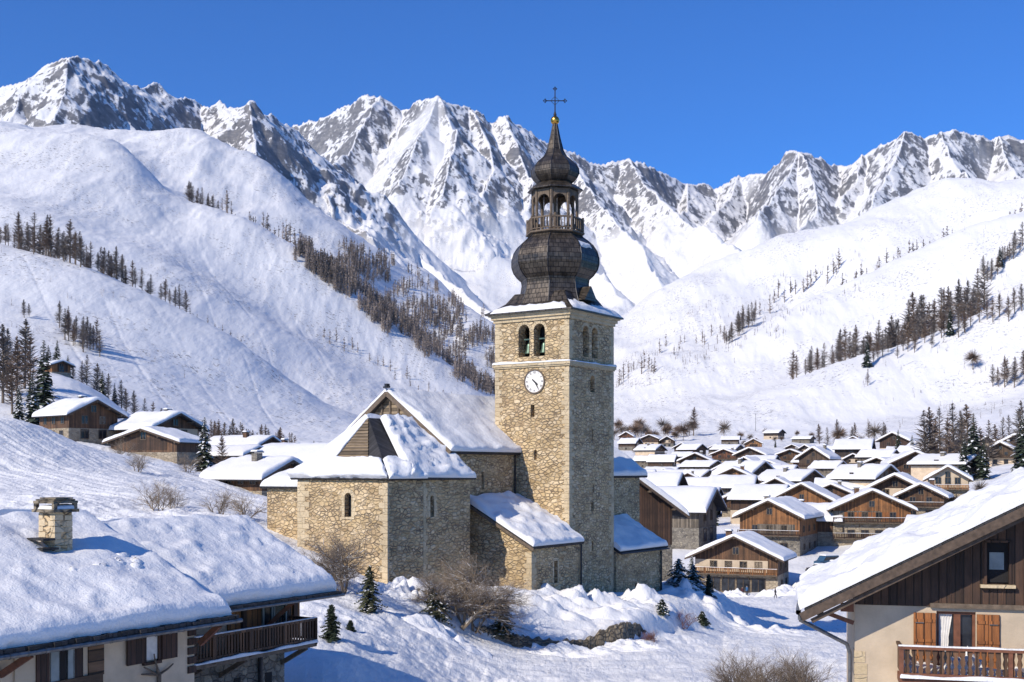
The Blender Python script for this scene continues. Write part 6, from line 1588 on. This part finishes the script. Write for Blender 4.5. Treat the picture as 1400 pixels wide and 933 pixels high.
# near conifers with drooping sprays
def near_fir(name, p, h, seed, snow, label, wide=.34, mat='needle', cat='tree', low=.03):
    rg = random.Random(seed); r = empty(name, p, 0, label, cat); mb = MB(); mb.tube((0,0,-.3), (0,0,h*.97), .02*h+.02, .006, 6); mb.build('trunk', M['bark'], r)
    mb = MB(); ms = MB(); nb_ = int(70+h*18)
    for k in range(nb_):
        t = (k+rg.random())/nb_; z = h*(low+.95*t); R = h*(wide*(1-t)**.75+.02)*rg.uniform(.35, 1.25); a = k*2.399+rg.uniform(-.3,.3)
        d = Vector((math.cos(a), math.sin(a), rg.uniform(-.35, .1))).normalized(); sd = Vector((-math.sin(a), math.cos(a), 0)); q = Zv*z; n = 7
        for i in range(n):
            f = (i+.5)/n; c = q+d*R*f+Zv*(-.18*R*f*f); wl = R*.34*(1-f*.75)+.04
            for s in (-1, 1):
                for m_ in range(2):
                    tip = c+sd*s*wl*rg.uniform(.7,1.1)+d*wl*rg.uniform(.2,.7)+Zv*rg.uniform(-.5,.15)*wl*.7; w_ = d*.05+Zv*.05*rg.uniform(-1,1)
                    mb.add([c-w_, tip, c+w_*1.6+Zv*.02], [(0,1,2)])
            if rg.random() < snow:
                s_ = wl*.75; o = Zv*(.04+.03*rg.random()); e = d*R/n*.8
                mid = c+Zv*(.07+.05*rg.random())
                ms.add([c-e-sd*s_*.6+o, c-e+sd*s_*.6+o, c+e+sd*s_*.6+o, c+e-sd*s_*.6+o, mid], [(0,1,4),(1,2,4),(2,3,4),(3,0,4)])
    mb.build('foliage', M[mat], r)
    if snow: ms.build('snow_load', M['snowfine'], r)
    return r
near_fir('fir_tree', near(505, 68), 2.7, 1, .12, 'small olive green fir on the bank before the choir', .36, 'needleolive')
near_fir('juniper', near(594, 73.5), 1.9, 2, .25, 'low dark juniper behind the large bare tree', .62, 'needleolive', 'shrub')
near_fir('juniper', near(688, 76.5), 2.4, 3, .3, 'dark snowy juniper at the corner of the lean-to', .5, 'needle', 'shrub')
near_fir('fir_tree', near(453, 57), 1.75, 4, .0, 'dark young fir beside the slatted balcony', .34, 'needle')
near_fir('young_fir', near(479, 61), .55, 5, .0, 'tiny fir seedling on the shaded bank near the balcony', .5, 'needle', 'tree')
near_fir('fir_tree', near(946, 166), 6.2, 6, .75, 'snow-laden grey fir between the barn and the chalet on the square', .26, 'needle')
near_fir('fir_tree', near(969, 106), 2.8, 7, .05, 'dark fir on the snowy bank right of the church', .32, 'needle')
near_fir('spruce_bough', near(928, 104, .2), 2.6, 8, .55, 'sprawling snowy spruce against the right corner of the low wing', .7, 'needle', 'tree')
near_fir('spruce_bough', near(948, 108, -.2), 2.6, 9, .5, 'second sprawling spruce lower down the bank right of the church', .7, 'needle', 'tree')
near_fir('juniper', near(1140, 50.5), 1.7, 10, .25, 'green juniper at the foot of the near right chalet', .6, 'needleolive', 'shrub')
near_fir('juniper', near(960, 92), 1.0, 14, .1, 'small dark juniper on the shaded bank above the road', .7, 'needle', 'shrub')
near_fir('juniper', near(905, 87), 1.1, 15, .3, 'dark juniper on the bank above the end of the retaining wall', .7, 'needle', 'shrub')

# ------------------------------------------------------------------ retaining wall, banks, hedge
wp = [(655,76.2),(700,77),(760,78),(800,78.9),(850,81),(885,84)]
mb = MB(); ring = []
for i in range(110):
    t = i/109*(len(wp)-1); k = min(len(wp)-2, int(t)); q = t-k; px = wp[k][0]*(1-q)+wp[k+1][0]*q; Y = wp[k][1]*(1-q)+wp[k+1][1]*q
    py_t = np.interp(px, [655,700,760,800,830,850,870,885], [852,866,874,872,856,850,850,862]); py_b = np.interp(px, [655,700,760,800,850,885], [878,893,905,903,890,884])
    j = .2*fb((px*.13, 3, 1)); zt_ = (HY-py_t-1.5)/F*Y+j
    a = PT(px, py_b, Y); b = Vector((a.x, Y+.04, zt_)); c = Vector((a.x+.1, Y+1.1, zt_-.02)); d_ = Vector((a.x+.1, Y+1.1, a.z-1))
    a.y -= .75; b.y -= .55; c.y -= .3; a2 = Vector((a.x, a.y, a.z-1)); m1 = a.lerp(b, .5); m1.y -= .1+.2*fb((px*.35, 0, 7)); m1.z += .15*fb((px*.3, 2, 9)); ring.append([a2, a, m1, b, c, d_])
mb.grid(ring)
tag(mb.build('retaining_wall', M['darkstone'], None, smooth=True), 'curved rough stone retaining wall below the church terrace', 'wall')
def ground_under(pts_):
    xs = np.array([p[0] for p in pts_]); ys = np.array([p[1] for p in pts_]); z, _ = terrain(HX+xs/ys*F, ys[None,:]); return z[0]
def bank(px, py, Y, sx, sy, sz, seed, label, rot=0):
    p = spot(px, Y); q = []
    o = clump('snow_bank', p.x, p.y, 0, sx, sy, sz, seed, None, 'snowfine', .75, 40, base=ground_under)
    o.data.transform(Matrix.Translation(-p)); o.location = p
    return tag(o, label, 'snow bank')
bank(712, 858, 80.6, 5.4, 2.6, 1.2, 3, 'big lumpy snow bank spilling over the middle of the retaining wall')
bank(655, 862, 78.4, 2.8, 1.4, .7, 4, 'lumpy snow bank on the left end of the retaining wall')
bank(805, 838, 84.6, 5.0, 2.6, 1.5, 5, 'snow bank heaped against the foot of the tower')
bank(865, 832, 89.0, 4.2, 2.4, 1.3, 6, 'snow bank below the low wing right of the tower')
bank(560, 818, 74.5, 2.6, 1.5, 1.2, 7, 'rounded snow heap at the foot of the choir corner')
bank(780, 905, 76.3, 3.6, 1.3, .75, 8, 'small shovelled snow ridge at the road edge below the wall')
bank(870, 888, 79.2, 2.6, 1.2, .55, 9, 'shovelled snow heap at the right end of the retaining wall')
bank(600, 866, 70.0, 3.2, 1.8, .9, 10, 'churned lumpy snow on the bank below the bare trees')
bank(965, 830, 103, 5.0, 3.5, 1.8, 11, 'tall shaded snow bank dropping from the church to the road')
bank(1080, 812, 179, 6, 3, 1.8, 12, 'long ploughed snow bank right of the chalet on the square')
bank(1000, 812, 182, 4, 1.6, 1.4, 13, 'snow-covered bush row before the dark shop windows')
bank(1122, 800, 190, 5, 2.5, 2.2, 14, 'snow heap beside the parked cars')
bank(1050, 880, 100, 5, 2.0, .7, 15, 'low ridge of snow across the shaded road')
hd = empty('hedge', near(560, 75.5), .3, 'low trimmed hedge capped with deep snow at the foot of the choir', 'hedge')
mb = MB(); rg_ = random.Random(4)
for k in range(1500):
    c = Vector((rg_.uniform(-1.6, 1.6), rg_.uniform(-.5, .5), rg_.uniform(0, .8))); d = Vector((rg_.gauss(0,1), rg_.gauss(0,1), rg_.gauss(0,1))).normalized()*.14; e = d.cross(Vector((.3,.5,.8))).normalized()*.03
    mb.add([c-e, c+d, c+e], [(0,1,2)])
mb.build('foliage', M['needleolive'], hd); clump('snow_cap', 0, 0, .62, 1.9, .8, .9, 21, hd)

# ------------------------------------------------------------------ parked cars, people
def car(p, rz, body, label, van=False):
    m = mat_plain('car_paint', body, .25, .3, .06); r = empty('parked_car', p, rz, label, 'car' if not van else 'van'); L = 4.3; W = 1.75; Hh = 1.45 if not van else 2.0
    if van: pr = [(-2.2,.3),(-2.2,1.0),(-1.5,1.15),(-.9,1.95),(2.1,2.0),(2.2,1.1),(2.2,.3)]
    else: pr = [(-2.15,.3),(-2.15,.75),(-1.95,.9),(-1.0,1.0),(-.35,1.42),(1.1,1.45),(1.75,1.05),(2.1,.98),(2.15,.3)]
    mb = MB(); mb.prism(pr, (Vector((0,-W/2,0)), X, Zv, Yv_), W); b = mb.build('body', m, r, fix=True)
    md = b.modifiers.new('bev', 'BEVEL'); md.width = .09; md.segments = 2
    mb = MB(); q = [(-.95,1.02),(-.38,1.34),(1.05,1.36),(1.5,1.04)] if not van else [(-1.35,1.2),(-.85,1.8),(1.9,1.85),(1.95,1.2)]
    for y in (-W/2-.012, W/2-.012): mb.prism(q, (Vector((0,y,0)), X, Zv, Yv_), .024)
    mb.build('side_glass', M['glass'], r)
    mb = MB(); a, c = q[0], q[1]; mb.add([(a[0]-.09,-W/2+.15,a[1]+.02),(a[0]-.09,W/2-.15,a[1]+.02),(c[0]-.09,W/2-.2,c[1]+.04),(c[0]-.09,-W/2+.2,c[1]+.04)], [(0,1,2,3)]); mb.build('windscreen', M['glass'], r)
    for x in (-1.35, 1.35):
        for y in (-W/2-.02, W/2-.16):
            mb = MB(); mb.tube((x,y,.33), (x,y+.18,.33), .33, .33, 16, True); wh = mb.build('wheel', M['black'], r); mb = MB(); mb.tube((x,y-.01,.33), (x,y+.19,.33), .18, .18, 12, True); mb.build('rim', M['zinc'], wh)
    for y in (-.62, .62):
        mb = MB(); mb.box(-2.19, -2.13, y-.16, y+.16, .66, .8); mb.build('headlight', M['clock'], r)
    mb = MB(); z = 2.0 if van else 1.46; snow_quad(mb, ((-.85 if van else -.4),-W/2+.08,z), ((2.05 if van else 1.1),-W/2+.08,z), ((2.05 if van else 1.1),W/2-.08,z), ((-.85 if van else -.4),W/2-.08,z), .2, (1,1,1,1), .25, .15); mb.build('roof_snow', M['snow'], r, smooth=True)
    return r
car(near(1130, 209, .1), math.radians(25), (.05,.12,.20), 'blue van with snow on its roof, rear one beside the chalet on the square', True)
car(near(1119, 203, .1), math.radians(20), (.03,.03,.035), 'dark car in front of the blue van with a snow-covered roof')
car(near(1141, 205, .1), math.radians(30), (.35,.36,.38), 'silver car right of the blue van near the snow heap')
def person(p, rz, h, coat, legs, label, stride=.22, hat=(.05,.05,.05), sx=1):
    mc = mat_plain('coat_cloth', coat, .9, 0, .15); ml = mat_plain('trouser_cloth', legs, .9, 0, .15); mk = mat_plain('skin', (.45,.28,.2), .6, 0, .05); s = h/1.75
    J = {'pel': (0,0,.95,.15), 'wai': (0,0,1.1,.14), 'che': (0,.02,1.33,.17), 'nec': (0,.02,1.48,.065), 'hea': (0,.0,1.62,.10), 'top': (0,0,1.70,.085),
         'lh': (-.1,0,.88,.11), 'lk': (-.11,-stride*.8,.50,.075), 'lf': (-.11,-stride,.08,.05), 'lt': (-.11,-stride-.17,.04,.045), 'rh': (.1,0,.88,.11), 'rk': (.11,stride*.35,.50,.075), 'rf': (.11,stride,.10,.05), 'rt': (.11,stride-.15,.04,.045),
         'ls': (-.19,.02,1.40,.075), 'le': (-.25,.10,1.13,.058), 'lw': (-.23,-.02,.90,.045), 'ld': (-.22,-.07,.82,.04), 'rs': (.19,.02,1.40,.075), 're': (.25,-.02,1.13,.058), 'rw': (.23,-.2,.95,.045), 'rd': (.22,-.26,.90,.04)}
    E = ['pel wai','wai che','che nec','nec hea','hea top','pel lh','lh lk','lk lf','lf lt','pel rh','rh rk','rk rf','rf rt','che ls','ls le','le lw','lw ld','che rs','rs re','re rw','rw rd']
    ks = list(J); me = bpy.data.meshes.new('body'); me.from_pydata([tuple(c*s for c in J[k][:3]) for k in ks], [tuple(ks.index(q) for q in e.split()) for e in E], [])
    o = bpy.data.objects.new('body', me); C.objects.link(o); sk_ = o.modifiers.new('s', 'SKIN'); o.modifiers.new('u', 'SUBSURF').levels = 1
    for i, k in enumerate(ks): me.skin_vertices[0].data[i].radius = (J[k][3]*s, J[k][3]*s)
    me.skin_vertices[0].data[0].use_root = True
    dg = bpy.context.evaluated_depsgraph_get(); m2 = bpy.data.meshes.new_from_object(o.evaluated_get(dg)); bpy.data.objects.remove(o)
    m2.materials.clear()
    for q in (mc, ml, mk): m2.materials.append(q)
    for f in m2.polygons:
        z = f.center.z/s; f.material_index = 1 if z < .88 and abs(f.center.x) < .19*s else (2 if z > 1.47 or (z < .87 and abs(f.center.x) > .19*s) else 0); f.use_smooth = True
    r = empty('person', p, rz, label, 'person'); b = bpy.data.objects.new('body', m2); C.objects.link(b); b.parent = r
    mb = MB(); mb.lathe([(.105*s*math.sin(PI*i/8*.62)+.001, (1.73-.11*(1-math.cos(PI*i/8*.62)))*s) for i in range(9)], 10, (0,.01*s)); mb.build('hat', mat_plain('wool_hat', hat, .9, 0, .1), r, smooth=True)
    return r
person(near(1060, 174, .05), math.radians(70), 1.68, (.02,.02,.025), (.015,.015,.02), 'person in dark clothes walking alone across the sunlit snow square')
person(near(1021, 181, .05), math.radians(-60), 1.7, (.03,.10,.22), (.02,.02,.03), 'person in a blue jacket standing outside the dark shop windows', .08)
person(near(1015, 182, .05), math.radians(40), 1.65, (.10,.03,.03), (.02,.02,.03), 'person in a dark red coat beside the one in blue', .06)
# lift pylon on the slope
pl0 = hit(1033, 590, 700, 1100); r = empty('pylon', pl0, 0, 'thin lattice pole standing on the foot of the right slope', 'pylon')
mb = MB(); mb.tube((0,0,-1), (0,0,14), .22, .14, 6); mb.build('mast', M['zinc'], r); mb = MB(); mb.bar((-1.8,0,13.6), (1.8,0,13.6), .2, .2); mb.build('crossarm', M['zinc'], r)

# ------------------------------------------------------------------ thin mountain air
hm = bpy.data.materials.new('air'); hm.use_nodes = True; ht = hm.node_tree; ht.nodes.clear()
pv = ht.nodes.new('ShaderNodeVolumePrincipled'); pv.inputs['Color'].default_value = (.62,.78,1,1); pv.inputs['Density'].default_value = .000016; pv.inputs['Anisotropy'].default_value = .2
om = ht.nodes.new('ShaderNodeOutputMaterial'); ht.links.new(pv.outputs[0], om.inputs['Volume'])
mb = MB(); mb.box(-5200, 5200, -320, 7200, -60, 2300); tag(mb.build('haze', hm), 'thin bluish mountain air over the whole valley', None, None, 'stuff')
